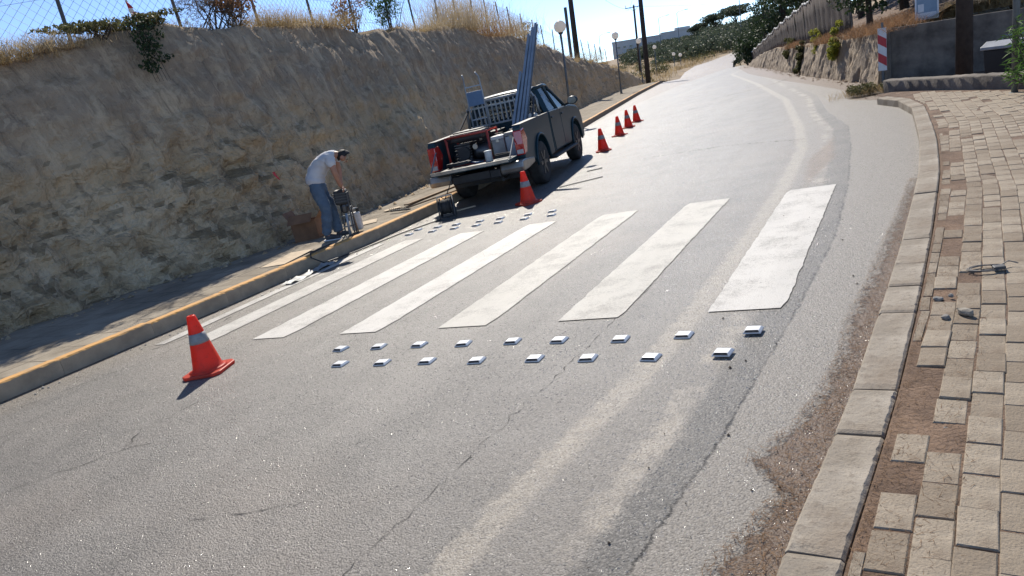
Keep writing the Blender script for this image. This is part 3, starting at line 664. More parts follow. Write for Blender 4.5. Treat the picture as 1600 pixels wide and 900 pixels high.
# ------------------------------------------------------------------ plants: shared builders
def leaves(r_, c, rad, n, size, shell=.5, aspect=.5, droop=0):
    u = r_.normal(size=(n, 3)); u /= np.linalg.norm(u, axis=1)[:, None]
    q = r_.rand(n)**(1/3.); q = shell+(1-shell)*q if shell > 0 else q
    P = np.asarray(c)+u*q[:, None]*np.asarray(rad)
    a_ = r_.normal(size=(n, 3)); a_[:, 2] -= droop; a_ /= np.linalg.norm(a_, axis=1)[:, None]
    b_ = np.cross(a_, r_.normal(size=(n, 3))); b_ /= np.linalg.norm(b_, axis=1)[:, None]
    s_ = size*(.6+.8*r_.rand(n))[:, None]
    return np.stack([P-a_*s_, P+b_*s_*aspect, P+a_*s_, P-b_*s_*aspect], 1).reshape(-1, 3)
def blades(r_, base, n, spread, h, w=.008, lean=.35, bias=(0, 0, 0)):
    """grass or reed blades: thin bent strips of two quads, returned as 5-vertex fans"""
    n_ = n; p = np.asarray(base)+np.stack([r_.normal(size=n_)*spread[0], r_.normal(size=n_)*spread[1], np.zeros(n_)], 1)
    d = np.stack([r_.normal(size=n_)*lean+bias[0], r_.normal(size=n_)*lean+bias[1], np.ones(n_)+bias[2]], 1); hh = h*(.45+.75*r_.rand(n_))[:, None]
    aa = r_.rand(n_)*6.28; sd = np.stack([np.cos(aa), np.sin(aa), 0*aa], 1)*w
    bend = np.stack([d[:, 0]*.8, d[:, 1]*.8, -.25*np.hypot(d[:, 0], d[:, 1])], 1)*hh*.4
    mid = p+d*hh*.55; tip = p+d*hh+bend
    return np.stack([p-sd, p+sd, mid+sd*.7, tip, mid-sd*.7], 1).reshape(-1, 3)
def quads(name, V_, mat, parent, k=4):
    V_ = np.asarray(V_); F_ = np.arange(len(V_)).reshape(-1, k)
    if k == 5: F_ = np.concatenate([F_[:, [0, 1, 2]], F_[:, [0, 2, 4]], F_[:, [4, 2, 3]]])
    return npmesh(name, V_, F_, mat, parent, False)
def bl(o): o['kind'] = 'stuff'; return o
def stems(name, base, n, h, spread, mat, parent, seed, r0=.012, branch=2):
    rr = random.Random(seed); mb = MB(); b = Vector(base)
    for i in range(n):
        p = b+Vector((rr.gauss(0, spread*.15), rr.gauss(0, spread*.15), -.08)); d = Vector((rr.gauss(0, .45)*spread, rr.gauss(0, .45)*spread, h*rr.uniform(.6, 1)))
        q = p+d*.5+Vector((rr.gauss(0, .05), rr.gauss(0, .05), 0))*h; t = p+d
        mb.tube([p, q, t], [r0, r0*.7, r0*.3], 4)
        for k in range(branch):
            s_ = p+d*rr.uniform(.35, .8); mb.tube([s_, s_+Vector((rr.gauss(0, .3), rr.gauss(0, .3), rr.uniform(.1, .4)))*h*.6], [r0*.5, r0*.2], 3)
    return mb.build(name, mat, parent, fix=False)

# ------------------------------------------------------------------ left: plants on top of the cutting
def edge(y, d=.2):
    i = int(np.clip((y+13)/.075, 0, len(cy)-1)); return Vector((float(Xc[i, -1])-d, y, float(Zt[i, -1])+.03*max(0, d)))
def bush(name, label, cat, y, d, kind, h, w, n, seed, group=None, lx=1.0):
    p = edge(y, d); t = thing(name, label, cat, p, 0, group); r_ = fn(seed)
    if kind in ('straw', 'straw_pale', 'reed', 'rust'):
        mt = {'straw': 'straw', 'straw_pale': 'straw_pale', 'reed': 'straw_pale', 'rust': 'rust_brush'}[kind]
        bl(quads('blades', blades(r_, (0, 0, -.05), n, (w*.32, w*.5*lx), h, .0035 if kind != 'reed' else .005, .28 if kind == 'reed' else .45), M[mt], t, 5))
        bl(quads('seed_heads', leaves(r_, (0, 0, h*.75), (w*.3, w*.5*lx, h*.35), n//4, .02, 0, .25), M['straw_pale'], t))
    else:
        mt = {'olive': 'leaf_olive', 'green': 'leaf_green', 'dark': 'leaf_dark', 'twig': 'grey_twig', 'rustleaf': 'rust_brush'}[kind]
        V_ = []
        for k in range(9):
            c = (r_.normal()*w*.22, r_.normal()*w*.3*lx, h*(.2+.65*r_.rand())); V_.append(leaves(r_, c, (w*.24, w*.26*lx, h*.22), n//9, .035 if kind != 'twig' else .05, .2, .45 if kind != 'twig' else .08))
        quads('foliage', np.concatenate(V_), M[mt], t)
        stems('stems', (0, 0, 0), 12, h, w*.7, M['bark'], t, seed, .012, 4)
    return t
bush('shrub', 'olive green shrub at the far left on top of the cutting', 'shrub', 6.0, .7, 'olive', 1.15, 1.1, 1500, 101)
bush('dry_grass_clump', 'golden dry grass mound overhanging the cutting at far left', 'dry grass', 6.5, .0, 'straw', .3, .8, 1400, 102, None, 1.2)
bush('dry_grass_clump', 'tan dry grass drooping over the edge left of the creeper', 'dry grass', 7.3, .05, 'straw_pale', .26, .7, 1100, 103, None, 1.2)
bush('creeper', 'low olive creeper spreading along the edge of the cutting', 'creeper', 7.95, .05, 'olive', .24, .9, 1300, 104, None, 1.5)
bush('creeper', 'dark green creeper beside the red and white tape', 'creeper', 8.75, .1, 'olive', .2, .6, 700, 105, None, 1.3)
bush('dry_bush', 'greyish brown bare bush on the cutting, right of the tape', 'bush', 10.1, .35, 'twig', 1.0, 1.1, 1600, 106, None, 1.3)
bush('dry_bush', 'reddish brown dry bush with fine twigs next to golden grass', 'bush', 10.6, .3, 'rustleaf', .75, .8, 1100, 107)
bush('dry_grass_clump', 'golden grass clump just right of the reddish dry bush', 'dry grass', 11.5, .2, 'straw', .42, .7, 1100, 108, None, 1.3)
bush('dry_grass_clump', 'golden grass clump below the leaning fence post', 'dry grass', 13.2, .15, 'straw', .36, .8, 1100, 109, None, 1.4)
bush('dry_bush', 'brown leafy bush with sparse twigs along the wire fence', 'bush', 15.1, .4, 'rustleaf', 1.15, .8, 900, 110)
bush('shrub', 'small upright dark green shrub among the fence posts', 'shrub', 17.7, .5, 'green', 1.3, .75, 1500, 111)
bush('dry_grass_clump', 'short straw tuft right of the upright green shrub', 'dry grass', 19.5, .2, 'straw_pale', .4, .8, 600, 112, None, 1.5)
bush('reed_clump', 'tall pale dry reeds standing above the pickup', 'reeds', 22.6, .3, 'reed', 1.35, 1.4, 1300, 113, None, 1.5)
bush('reed_clump', 'tall brownish dry reeds next to the pale ones', 'reeds', 25.2, .3, 'rust', 1.3, 1.4, 1000, 114, None, 1.5)
bush('reed_clump', 'lower dry reeds where the cutting begins to drop', 'reeds', 29.5, .3, 'reed', 1.0, 1.5, 900, 115, None, 1.6)
bush('shrub', 'dark green shrub at the end of the dry reeds', 'shrub', 32.5, .3, 'dark', .7, 1.0, 900, 116, None, 1.4)
bush('shrub', 'thin twiggy shrub against the sky behind the first lamp', 'shrub', 36, .8, 'twig', 1.2, 1.0, 800, 117, None, 1.4)
bush('dry_grass_clump', 'golden dry grass on the lower end of the cutting', 'dry grass', 47, 1.2, 'straw', .9, 3, 1500, 118, None, 2)
# ivy hanging down the face
t = thing('ivy', 'dark green ivy hanging down the face of the cutting', 'ivy', edge(8.35, -.12)); r_ = fn(120); V_ = []
for k in range(15):
    z_ = .06-k*.05; V_.append(leaves(r_, (.13-z_*.22+r_.normal()*.03, r_.normal()*.09+.03, z_), (.10, .30*(1.05-k/22), .08), 46, .026, .2, .6, .4))
quads('foliage', np.concatenate(V_), M['leaf_dark'], t)
mb = MB()
for k in range(5): mb.tube([(0.02, (k-2)*.07, .05), (.17, (k-2)*.06, -.3), (.28+.02*k, (k-2)*.05, -.85)], [.008, .006, .003], 4)
mb.build('stems', M['bark'], t, fix=False)
# dry grass fringe all along the edge, and weeds on the plateau
r_ = fn(130); V_ = []
for y in np.arange(-3, 62, .09):
    p = edge(y, r_.rand()*.45-.05)
    if fbm(np.array([y*.5]), np.array([3.3]), 3, 8)[0] > -.35: V_.append(blades(r_, p, 15, (.10, .07), .10+.14*r_.rand(), .003+.00012*max(0, y), .7, (.5, 0, -.2)))
fr = quads('dry_grass', np.concatenate(V_), M['straw'], None, 5); struct(fr, 'stuff', 'dry golden grass fringe along the top of the cutting'); fr['category'] = 'dry grass'
V_ = []
for k in range(1500):
    y = -4+r_.rand()*70; p = edge(y, .5+r_.rand()**2*14); V_.append(blades(r_, p, 9, (.2, .2), .12+.2*r_.rand(), .005, .5))
fr = quads('dry_grass', np.concatenate(V_), M['straw_pale'], None, 5); struct(fr, 'stuff', 'pale dry weeds covering the ground above the cutting'); fr['category'] = 'dry grass'

# ------------------------------------------------------------------ chain-link fence on top of the cutting
fence = thing('wire_fence', 'chain-link fence on thin leaning posts along the top of the cutting', 'fence', (0, 0, 0))
FD, FH = .95, 1.75
def fpt(y, h): 
    p = edge(y, FD); sm = interp(y, TOP_Y, TOPZ); xs = top_x(y)-FD-.1
    return Vector((xs, y, sm-.05))+Vector((.02, .0, 1))*h
for i, y in enumerate(np.arange(-2.4, 60, 2.1)):
    mb = MB(); mb.tube([fpt(y, -.3), fpt(y, FH+.15)+Vector((rng.gauss(0, .05), rng.gauss(0, .06), 0))], .03, 6); mb.build('post', M['pole_dark'], fence)
mb = MB(); L0, L1 = -2.4, 58.0
for y in np.arange(L0-FH, L1, .16):
    for sgn in (1, -1):
        pts = []
        for k in range(4):
            h = FH*.97*k/3; yy = y+h*sgn+(FH if sgn < 0 else 0)
            if L0 <= yy <= L1: pts.append(fpt(yy, h))
        if len(pts) > 1: mb.tube(pts, .0026, 3, 0, False)
o = mb.build('wire_mesh', M['fence_steel'], fence, fix=False); o['kind'] = 'stuff'
for h in (.1, .9, 1.7):
    mb = MB(); mb.tube([fpt(y, h) for y in np.arange(L0, L1+.1, 2.1)], .003, 4); mb.build('tension_wire', M['fence_steel'], fence, fix=False)
# red and white tape knotted on the fence
p = fpt(9.15, .62); t = thing('warning_tape', 'torn strip of red and white warning tape tied to the wire fence', 'tape', p)
for k in range(5):
    mb = MB(); z0 = .30-k*.11; V_ = []
    for q in range(3):
        s_ = q/2; V_ += [(.03+.02*math.sin(k+q), .02*k+.02*q-.035, z0-s_*.11), (.03+.03*math.cos(k*2+q), .02*k+.02*q+.035, z0-s_*.11)]
    mb.add(V_, [(0, 1, 3, 2), (2, 3, 5, 4)]); mb.build('red_band' if k % 2 == 0 else 'white_band', M['sign_red'] if k % 2 == 0 else M['sign_white'], t, fix=False)
mb = MB(); mb.add([(.04, .08, -.1), (.05, .14, -.08), (.08, .24, -.26), (.05, .2, -.3)], [(0, 1, 2, 3)]); mb.build('loose_end', M['sign_red'], t, fix=False)
t = thing('warning_tape', 'scrap of red tape caught on the rock face left of the worker', 'tape', (cliff_base(9.2)+.1, 9.2, 1.22))
mb = MB(); V_ = [(.02, -.02, .06), (.05, .01, .065), (.05, .02, .02), (.03, -.01, .01), (.06, .04, -.03), (.05, .015, -.04), (.07, .06, -.08), (.06, .045, -.085)]
mb.add(V_, [(0, 1, 2, 3), (3, 2, 4, 5), (5, 4, 6, 7)]); mb.build('strip', M['sign_red'], t, fix=False)

# ------------------------------------------------------------------ lamps and poles
def lamp(loc, h, label, r=.22):
    t = thing('globe_lamp', label, 'street lamp', group='globe lamps along the left pavement', mat=plumb(loc))
    mb = MB(); mb.tube([(0, 0, -.05), (0, 0, h-.25)], [.05, .036], 10); mb.build('pole', M['pole_grey'], t, True)
    mb = MB(); mb.lathe([(.1, 0), (.1, .03), (.07, .05), (.06, .5), (.052, .55)], 12); mb.build('base', M['pole_grey'], t)
    mb = MB(); mb.lathe([(.05, h-.27), (.085, h-.24), (.095, h-.19)], 12); mb.build('collar', M['pole_dark'], t)
    mb = MB(); mb.lathe([(r*math.sin(a_)+1e-3, h-r*math.cos(a_)) for a_ in np.linspace(.02, math.pi-.02, 14)], 20); mb.build('globe', M['globe'], t, True)
lamp((-11.35, 26.6, .15), 3.4, 'globe street lamp rising just behind the pickup cab')
lamp((-16.1, 46.2, .15), 3.45, 'globe street lamp left of the tall dark pole, second from the pickup')
lamp((-20.7, 65.3, .05), 3.45, 'globe street lamp in front of the pale building, third from the pickup')
lamp((-26.4, 89, -.4), 3.5, 'globe street lamp just right of the tall dark pole')
lamp((-28.5, 104.5, -1.1), 3.0, 'left one of the two farthest globe lamps by the bend')
lamp((-26.7, 101, -.9), 2.5, 'right one of the two farthest globe lamps, at the road bend')
def wpole(loc, h, r, label, arms=None, tilt=(0, 0), mt='creosote', name='utility_pole'):
    t = thing(name, label, 'utility pole', mat=plumb(loc, 0, tilt))
    mb = MB(); mb.tube([(0, 0, -.4), (0, 0, h)], [r, r*.72], 12); mb.build('shaft', M[mt], t, True)
    if arms == 'T':
        mb = MB(); mb.bar((-1.3, 0, h-.25), (1.3, 0, h-.25), .12, .1); mb.build('crossarm', M['creosote'], t)
        for x in (-1.2, 0.05, 1.2):
            mb = MB(); mb.lathe([(.03, h-.19), (.07, h-.1), (.05, h-.02), (.08, h+.08), (.03, h+.17)], 8, c=(x, 0, 0)); mb.build('insulator', M['globe'], t)
        for s_ in (-1, 1):
            mb = MB(); mb.bar((s_*.6, 0, h-.28), (0, 0, h-.85), .04); mb.build('brace', M['pole_dark'], t)
    if arms == 'box':
        for s_ in (-1, 1):
            mb = MB(); mb.bar((0, 0, h-2.0), (s_*.35, 0, h-1.95), .05); mb.build('bracket', M['pole_dark'], t)
            mb = MB(); mb.lathe([(.16, h-2.1), (.2, h-2.0), (.13, h-1.82), (.05, h-1.75)], 8, c=(s_*.38, 0, 0)); mb.build('floodlight', M['pole_dark'], t)
        mb = MB(); mb.tube([(-.42, 0, h-6), (-.42, 0, h-2.9)], .1, 8); mb.build('stub_pole', M['pole_dark'], t)
    return t
wpole((-18.0, 58.2, .1), 9.0, .2, 'tall dark pole in front of the pale distant building')
wpole((-19.25, 48, 2.6), 6.4, .19, 'dark pole with a pair of floodlights above the end of the cutting', 'box')
wpole((-35.0, 110, -.2), 9.9, .19, 'thin pole with a crossarm and insulators in the distance', 'T')
for k, (px_, y_, z0, h_, lab) in enumerate([(-.286, 190, 2, 9, 'far street light with a long arm above the middle of the building'), (-.262, 190, 2, 9.2, 'far street light with a long arm at the right end of the building'), (-.185, 150, 2, 8, 'far double-armed street light standing above the dark wood'), (-.368, 170, 2.5, 7, 'far street light at the left beside the fence end')]):
    x_ = px_*y_
    t = thing('road_light', lab, 'street light', group='street lights far along the road', mat=plumb((x_, y_, z0)))
    mb = MB(); mb.tube([(0, 0, -1), (0, 0, h_)], [.09, .06], 6); mb.build('mast', M['pole_grey'], t)
    mb = MB(); mb.tube([(0, 0, h_), (.5, 0, h_+.25), (2.0, 0, h_+.45)], [.05, .045, .04], 5); mb.build('arm', M['pole_grey'], t)
    mb = MB(); mb.box((2.3, 0, h_+.45), (.8, .25, .12)); mb.build('lamp_head', M['pole_grey'], t)
for k, (a_, b_, lab) in enumerate([((-19.0, 48.0, 8.7), (-34.5, 110, 9.3), 'upper overhead wire running to the crossarm pole'), ((-17.4, 58.2, 8.6), (-35.5, 110, 9.25), 'lower overhead wire running to the crossarm pole'), ((-33.5, 110, 9.3), (-30, 260, 12), 'overhead wire leaving the crossarm pole over the building')]):
    mb = MB(); a_ = Vector(a_); b_ = Vector(b_); mb.tube([a_.lerp(b_, q/12)-Vector((0, 0, 1.0*4*(q/12)*(1-q/12))) for q in range(13)], .011, 4)
    tag(mb.build('overhead_wire', M['pole_dark'], None, fix=False), lab, 'wire', 'overhead wires')

# ------------------------------------------------------------------ right: retaining wall, end wall, low wall
yw = np.arange(18.45, 52.3, .07); hh = np.linspace(0, 1, 26); YW, HW = np.meshgrid(yw, hh, indexing='ij')
bx_ = np.interp(YW, WBY, WBX); tz = np.interp(YW, WTY, WTZ)+.07*fbm(YW*1.4, YW*0, 4, 91); Zw = -.1+(tz+.1)*HW
dz = .06*fbm(YW*.9, Zw*1.1, 4, 92)+.05*fbm(YW*3.4, Zw*.8, 3, 93)+.05*fbm(YW*7, Zw*6, 4, 94)
crk = np.abs(fbm(YW*2.1+.4*Zw, Zw*.35, 3, 95)); dz -= .11*np.exp(-(crk/.05)**2)
Xw = bx_+.36*HW-dz*np.clip((YW-18.3)/.5, .25, 1)
rw = thing('retaining_wall', 'rough weathered stone retaining wall running up the right side of the road', 'wall', (0, 0, 0))
npmesh('face', np.stack([Xw, YW, Zw], -1).reshape(-1, 3), gridfaces(len(yw), 26), M['wall_stone'], rw)
V_ = []
for i, y in enumerate(yw): V_ += [tuple((Xw[i, -1], y, Zw[i, -1])), (Xw[i, -1]+.3, y, Zw[i, -1]+.01), (Xw[i, -1]+.55, y, Zw[i, -1]-.15)]
npmesh('crown', V_, gridfaces(len(yw), 3), M['wall_stone'], rw)
mb = MB(); mb.add([(Xw[0, 0], 18.45, -.1), (Xw[0, -1], 18.45, Zw[0, -1]), (Xw[0, -1]+.6, 18.45, Zw[0, -1]-.1), (Xw[0, 0]+.8, 18.45, -.1)], [(0, 1, 2, 3)]); mb.build('end_face', M['wall_stone'], rw)
ew = thing('end_wall', 'dark shaded concrete wall facing the pavement behind the wooden pole', 'wall', mat=plumb((-.62, 18.28, 0), -.2))
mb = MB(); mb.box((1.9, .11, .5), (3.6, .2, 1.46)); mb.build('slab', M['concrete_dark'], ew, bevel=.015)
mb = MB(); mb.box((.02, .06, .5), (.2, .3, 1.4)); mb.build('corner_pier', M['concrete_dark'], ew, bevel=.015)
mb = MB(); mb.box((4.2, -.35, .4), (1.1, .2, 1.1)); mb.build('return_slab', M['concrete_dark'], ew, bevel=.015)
pl_ = npmesh('planting_bed', [(-.55, 16.75, .1), (1.6, 13.7, .05), (6, 13, -.1), (6, 18, -.1), (-.6, 18.5, .1)], [(0, 1, 2, 3, 4)], M['soil'], None, False); struct(pl_)
la, lb = Vector((-.6, 16.5, .0)), Vector((1.75, 13.1, -.03)); d = (lb-la).normalized(); 
lw = thing('low_wall', 'low concrete wall at the end of the paved footway', 'wall', (0, 0, 0)); q = Matrix(((d.x, -d.y, 0), (d.y, d.x, 0), (0, 0, 1)))
mb = MB(); Ln = (lb-la).length; n_ = 40; V_ = []
for k in range(n_+1):
    s_ = k/n_*Ln; zt_ = .335-.015*s_+rng.gauss(0, .004)
    for a_, z_ in ((0, -.1), (0+rng.gauss(0, .004), zt_-.02), (.02, zt_), (.12, zt_+.004), (.19, zt_), (.2, -.1)):
        pp = la+d*s_+Vector((-d.y, d.x, 0))*a_; V_.append((pp.x, pp.y, z_))
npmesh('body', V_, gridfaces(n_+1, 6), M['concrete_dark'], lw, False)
for idx in (0, n_): 
    mb = MB(); mb.add([V_[idx*6+k] for k in range(6)], [tuple(range(6))]); mb.build('end_cap', M['concrete'], lw)
# chevron board
t = thing('hazard_board', 'red and white striped hazard board on the corner of the stone wall', 'hazard board', mat=plumb((-.64, 18.05, .42), -.15))
mb = MB(); mb.box((0, .012, .42), (.165, .016, .85)); mb.build('panel', M['sign_white'], t)
def clipband(z0, z1, s_):
    return [(-.0815, 0, z0+s_), (.0815, 0, z0), (.0815, 0, z1), (-.0815, 0, z1+s_)]
for z0, z1 in ((.08, .26), (.44, .62)):
    mb = MB(); P = clipband(z0, z1, .11); mb.add(P+[(x, .0035, z) for x, _, z in P], [(0, 1, 2, 3), (7, 6, 5, 4), (0, 4, 5, 1), (2, 6, 7, 3), (1, 5, 6, 2), (0, 3, 7, 4)]); mb.build('red_stripe', M['sign_red'], t)
mb = MB(); mb.box((0, .05, .3), (.04, .05, 1.3)); mb.build('bracket', M['pole_grey'], t)
wpole((.73, 16.75, .05), 7.5, .15, 'thick dark wooden pole standing behind the low wall', mt='creosote')
t = thing('steel_post', 'grey steel post standing in front of the low wall beside the oleander', 'post', mat=plumb((1.2, 13.42, .05)))
mb = MB(); mb.tube([(0, 0, -.05), (0, 0, 3.2)], .045, 14); mb.build('tube', M['pole_grey'], t, True)
mb = MB(); mb.lathe([(.09, 0), (.09, .012), (.05, .02)], 14); mb.build('foot_plate', M['pole_grey'], t)
# framed board above the end wall
t = thing('framed_board', 'white framed blue-grey board standing on the end wall', 'board', mat=plumb((.24, 18.95, 1.21), -.12, (0, .12)))
mb = MB(); mb.box((0, .01, .36), (.40, .012, .66)); mb.build('panel', M['board_blue'], t)
for nm, c, s_ in (('frame_rail', (0, 0, .025), (.44, .03, .03)), ('frame_rail', (0, 0, .695), (.44, .03, .03)), ('frame_stile', (-.205, 0, .36), (.03, .03, .64)), ('frame_stile', (.205, 0, .36), (.03, .03, .64))):
    mb = MB(); mb.box(c, s_); mb.build(nm, M['sign_white'], t)
mb = MB(); mb.box((-.11, -.002, .25), (.11, .008, .16)); mb.build('notice', M['sign_white'], t)
mb = MB(); mb.box((0.0, -.002, .1), (.36, .008, .1)); mb.build('notice', M['sign_white'], t)
mb = MB(); mb.bar((0, .05, -.3), (0, .05, .6), .04); mb.build('stake', M['wood'], t)
# black bin
t = thing('waste_bin', 'black waste bin with a grey lid behind the low wall', 'bin', mat=plumb((1.26, 15.35, .03), -.5))
mb = MB(); mb.box((0, 0, .30), (.46, .42, .52), taper=1.12); mb.build('body', M['bin_black'], t, bevel=.02)
mb = MB(); mb.prism([(-.27, .56), (.27, .56), (.27, .60), (.12, .67), (-.05, .69), (-.27, .61)], -.29, .29); mb.build('lid', M['lid_grey'], t, bevel=.012)
mb = MB(); mb.tube([(-.2, .3, .66), (-.2, .33, .74), (.2, .33, .74), (.2, .3, .66)], .015, 6); mb.build('handle', M['lid_grey'], t)
for s_ in (-1, 1):
    mb = MB(); mb.lathe([(.07, -.02), (.07, .02)], 12, axis='x', c=(s_*.24, .2, .07)); mb.build('wheel', M['rubber'], t)
# oleander
t = thing('oleander', 'green oleander with long narrow leaves at the right edge of the frame', 'shrub', (1.5, 13.05, .05)); r_ = fn(140); mb = MB(); V_ = []
for k in range(48):
    aa = r_.rand()*6.28; tip = Vector((-.08+math.cos(aa)*.42*r_.rand()**.5, math.sin(aa)*.4*r_.rand()**.5, .25+.95*r_.rand())); mb.tube([(r_.normal()*.05, r_.normal()*.05, 0), tip*.6, tip], [.011, .008, .004], 4)
    for q in range(20):
        c = tip*(.5+.5*r_.rand()); dd = Vector((r_.normal(), r_.normal(), r_.normal()*.6+.25)).normalized(); l_ = .055+.04*r_.rand(); b_ = dd.cross(Vector((r_.normal(), r_.normal(), r_.normal()))).normalized()*.011
        a0 = c; V_ += [tuple(a0), tuple(a0+dd*l_+b_), tuple(a0+dd*l_*2+Vector((0, 0, -.02))), tuple(a0+dd*l_-b_)]
quads('leaves', V_, M['leaf_green'], t); mb.build('stems', M['bark'], t, fix=False)
# weeds at the wall corner
t = thing('weed_clump', 'green and straw weeds growing where the stone wall meets the low wall', 'weeds', (-1.05, 17.75, .02)); r_ = fn(141)
quads('leaves', np.concatenate([leaves(r_, (r_.normal()*.18, r_.normal()*.15, .12), (.14, .14, .11), 170, .028, .1, .35) for k in range(8)]), M['leaf_olive'], t)
bl(quads('blades', blades(r_, (.12, 0, 0), 600, (.3, .16), .2, .003, .6), M['straw'], t, 5))
# net fence above the wall
nf = thing('net_fence', 'brown netting fence with frayed pale top edge above the stone wall', 'fence', (0, 0, 0))
FY = [24, 26.5, 29, 31.5, 34, 36.5, 39, 41.5, 44, 46.5, 49, 51.5, 54]
def ftop(y): return interp(y, [24, 30, 36, 41, 46, 52, 54], [2.95, 2.5, 2.2, 1.9, 1.45, .95, .8])
for i, y in enumerate(FY):
    b = Vector((wbx(y)+.62, y, wtz(y)-.2)); mb = MB(); mb.tube([b, (b.x+.02, y, ftop(y)+.06)], .03, 6); mb.build('post', M['fence_steel'], nf)
    if i+1 < len(FY):
        y2 = FY[i+1]; V_ = []; n_ = 24
        for k in range(n_+1):
            s_ = k/n_; yy = y+(y2-y)*s_; x = wbx(yy)+.6+.012*math.sin(s_*19+i); sag = .10*math.sin(math.pi*s_)
            for h in (0, .33, .66, 1): z0, z1 = wtz(yy)-.1, ftop(y)*(1-s_)+ftop(y2)*s_-sag; V_.append((x+.025*math.sin(h*7+k*1.7), yy, z0+(z1-z0)*h))
        o = npmesh('net_panel', V_, gridfaces(n_+1, 4), M['net_brown'], nf); sm = o.modifiers.new('thickness', 'SOLIDIFY'); sm.thickness = .006
        mb = MB(); mb.tube([(wbx(y+(y2-y)*s_)+.6, y+(y2-y)*s_, ftop(y)*(1-s_)+ftop(y2)*s_-.10*math.sin(math.pi*s_)+.02*math.sin(s_*23+i)) for s_ in np.linspace(0, 1, 14)], .035, 6); mb.build('frayed_edge', M['net_white'], nf, fix=False)
# plants on the wall
def wplant(name, label, cat, y, mt, n, rad, seed, hang=.5, dx=.15, up=.15, size=.04, blade=False):
    t = thing(name, label, cat, (wbx(y)+.36+dx, y, wtz(y))); r_ = fn(seed)
    if blade: bl(quads('blades', blades(r_, (0, 0, -.05), n*2, (rad*.5, rad), up*.6, .0035, .9), M[mt], t, 5)); bl(quads('twigs', np.concatenate([leaves(r_, (r_.normal()*rad*.4, r_.normal()*rad*.8, up*.3*r_.rand()), (rad*.5, rad*.6, up*.4), n//6, .07, 0, .05) for q_ in range(6)]), M[mt], t))
    else:
        V_ = []
        for k in range(22): s_ = r_.rand(); V_.append(leaves(r_, (-.25*s_*(hang > .3)-.05+r_.normal()*.06, r_.normal()*rad*.55*(1-.4*s_), up*(.6+.5*r_.rand())-(up+hang)*s_), (rad*.22, rad*.26, .10), n//16, size*.85, 0, .5, .3))
        quads('foliage', np.concatenate(V_), M[mt], t); stems('stems', (0, 0, 0), 6, up+.1, rad, M['bark'], t, seed)
wplant('creeper', 'bright yellow-green creeper hanging over the stone wall', 'creeper', 24.2, 'leaf_yellow', 1500, .5, 150, .45, .0, .42, .045)
wplant('creeper', 'green creeper with yellow tips further up the stone wall', 'creeper', 28.2, 'leaf_yellow', 900, .4, 151, .1, .1, .45, .045)
wplant('creeper', 'dull green creeper trailing down to the road on the stone wall', 'creeper', 30.3, 'leaf_olive', 1500, .45, 152, .85, -.05, .1, .05)
wplant('creeper', 'green tuft near the far end of the stone wall', 'creeper', 34.5, 'leaf_olive', 800, .6, 153, .35, .1, .3, .06)
for k, (y, lab) in enumerate([(19.2, 'rusty dry brush beside the hazard board on the wall'), (20.6, 'tangled orange-brown brush on the wall right of the creeper'), (22.4, 'low brown brush above the middle of the stone wall'), (26.3, 'pinkish brown dry brush between the wall creepers'), (33, 'brown dry brush at the foot of the net fence')]):
    wplant('dry_brush', lab, 'dry brush', y, 'rust_brush', 900, .55, 160+k, 0, .25, .42, .04, True)
for k, (x, y, lab) in enumerate([(-.1, 19.7, 'orange-brown dry brush left of the framed board'), (1.0, 19.6, 'golden dry grass behind the wooden pole'), (1.9, 19.2, 'golden dry grass right of the wooden pole')]):
    t = thing('dry_brush', lab, 'dry brush', (x, y, 1.15)); r_ = fn(170+k); bl(quads('blades', blades(r_, (0, 0, 0), 1500, (.35, .3), .3, .0035, .9), M['straw' if k else 'rust_brush'], t, 5)); bl(quads('twigs', leaves(r_, (0, 0, .15), (.55, .45, .22), 900, .07, 0, .05), M['straw' if k else 'rust_brush'], t))

# ------------------------------------------------------------------ trees behind the right wall, distant wood, pines, building
def tree(name, label, loc, h, w, mt, seed, nleaf=1500, size=.09, group=None, flat=False):
    t = thing(name, label, 'tree', loc, 0, group); r_ = fn(seed); rr = random.Random(seed); mb = MB()
    tr = [(0, 0, -.4), (rr.gauss(0, .06)*h, rr.gauss(0, .05)*h, h*.35), (rr.gauss(0, .08)*h, rr.gauss(0, .08)*h, h*.75)]; mb.tube(tr, [h*.035, h*.026, h*.01], 7)
    V_ = []; nb = 16
    for k in range(nb):
        aa = rr.uniform(0, 6.28); zz = h*(rr.uniform(.25, .95) if not flat else rr.uniform(.72, .95)); ra = w*rr.uniform(.25, .95)*(1-.45*abs(zz/h-.55) if not flat else 1)
        c = Vector((math.cos(aa)*ra*.62, math.sin(aa)*ra*.62, zz)); s_ = Vector(tr[1]).lerp(Vector(tr[2]), rr.random()); mb.tube([s_, s_.lerp(c, .6)+Vector((0, 0, .05*h)), c], [h*.012, h*.008, h*.003], 4)
        sz = w*rr.uniform(.28, .45); V_.append(leaves(r_, c, (sz, sz, sz*(.75 if not flat else .3)), nleaf//nb, size, .25, .5))
    mb.build('trunk', M['bark'], t, fix=False); quads('crown', np.concatenate(V_), M[mt], t)
    return t
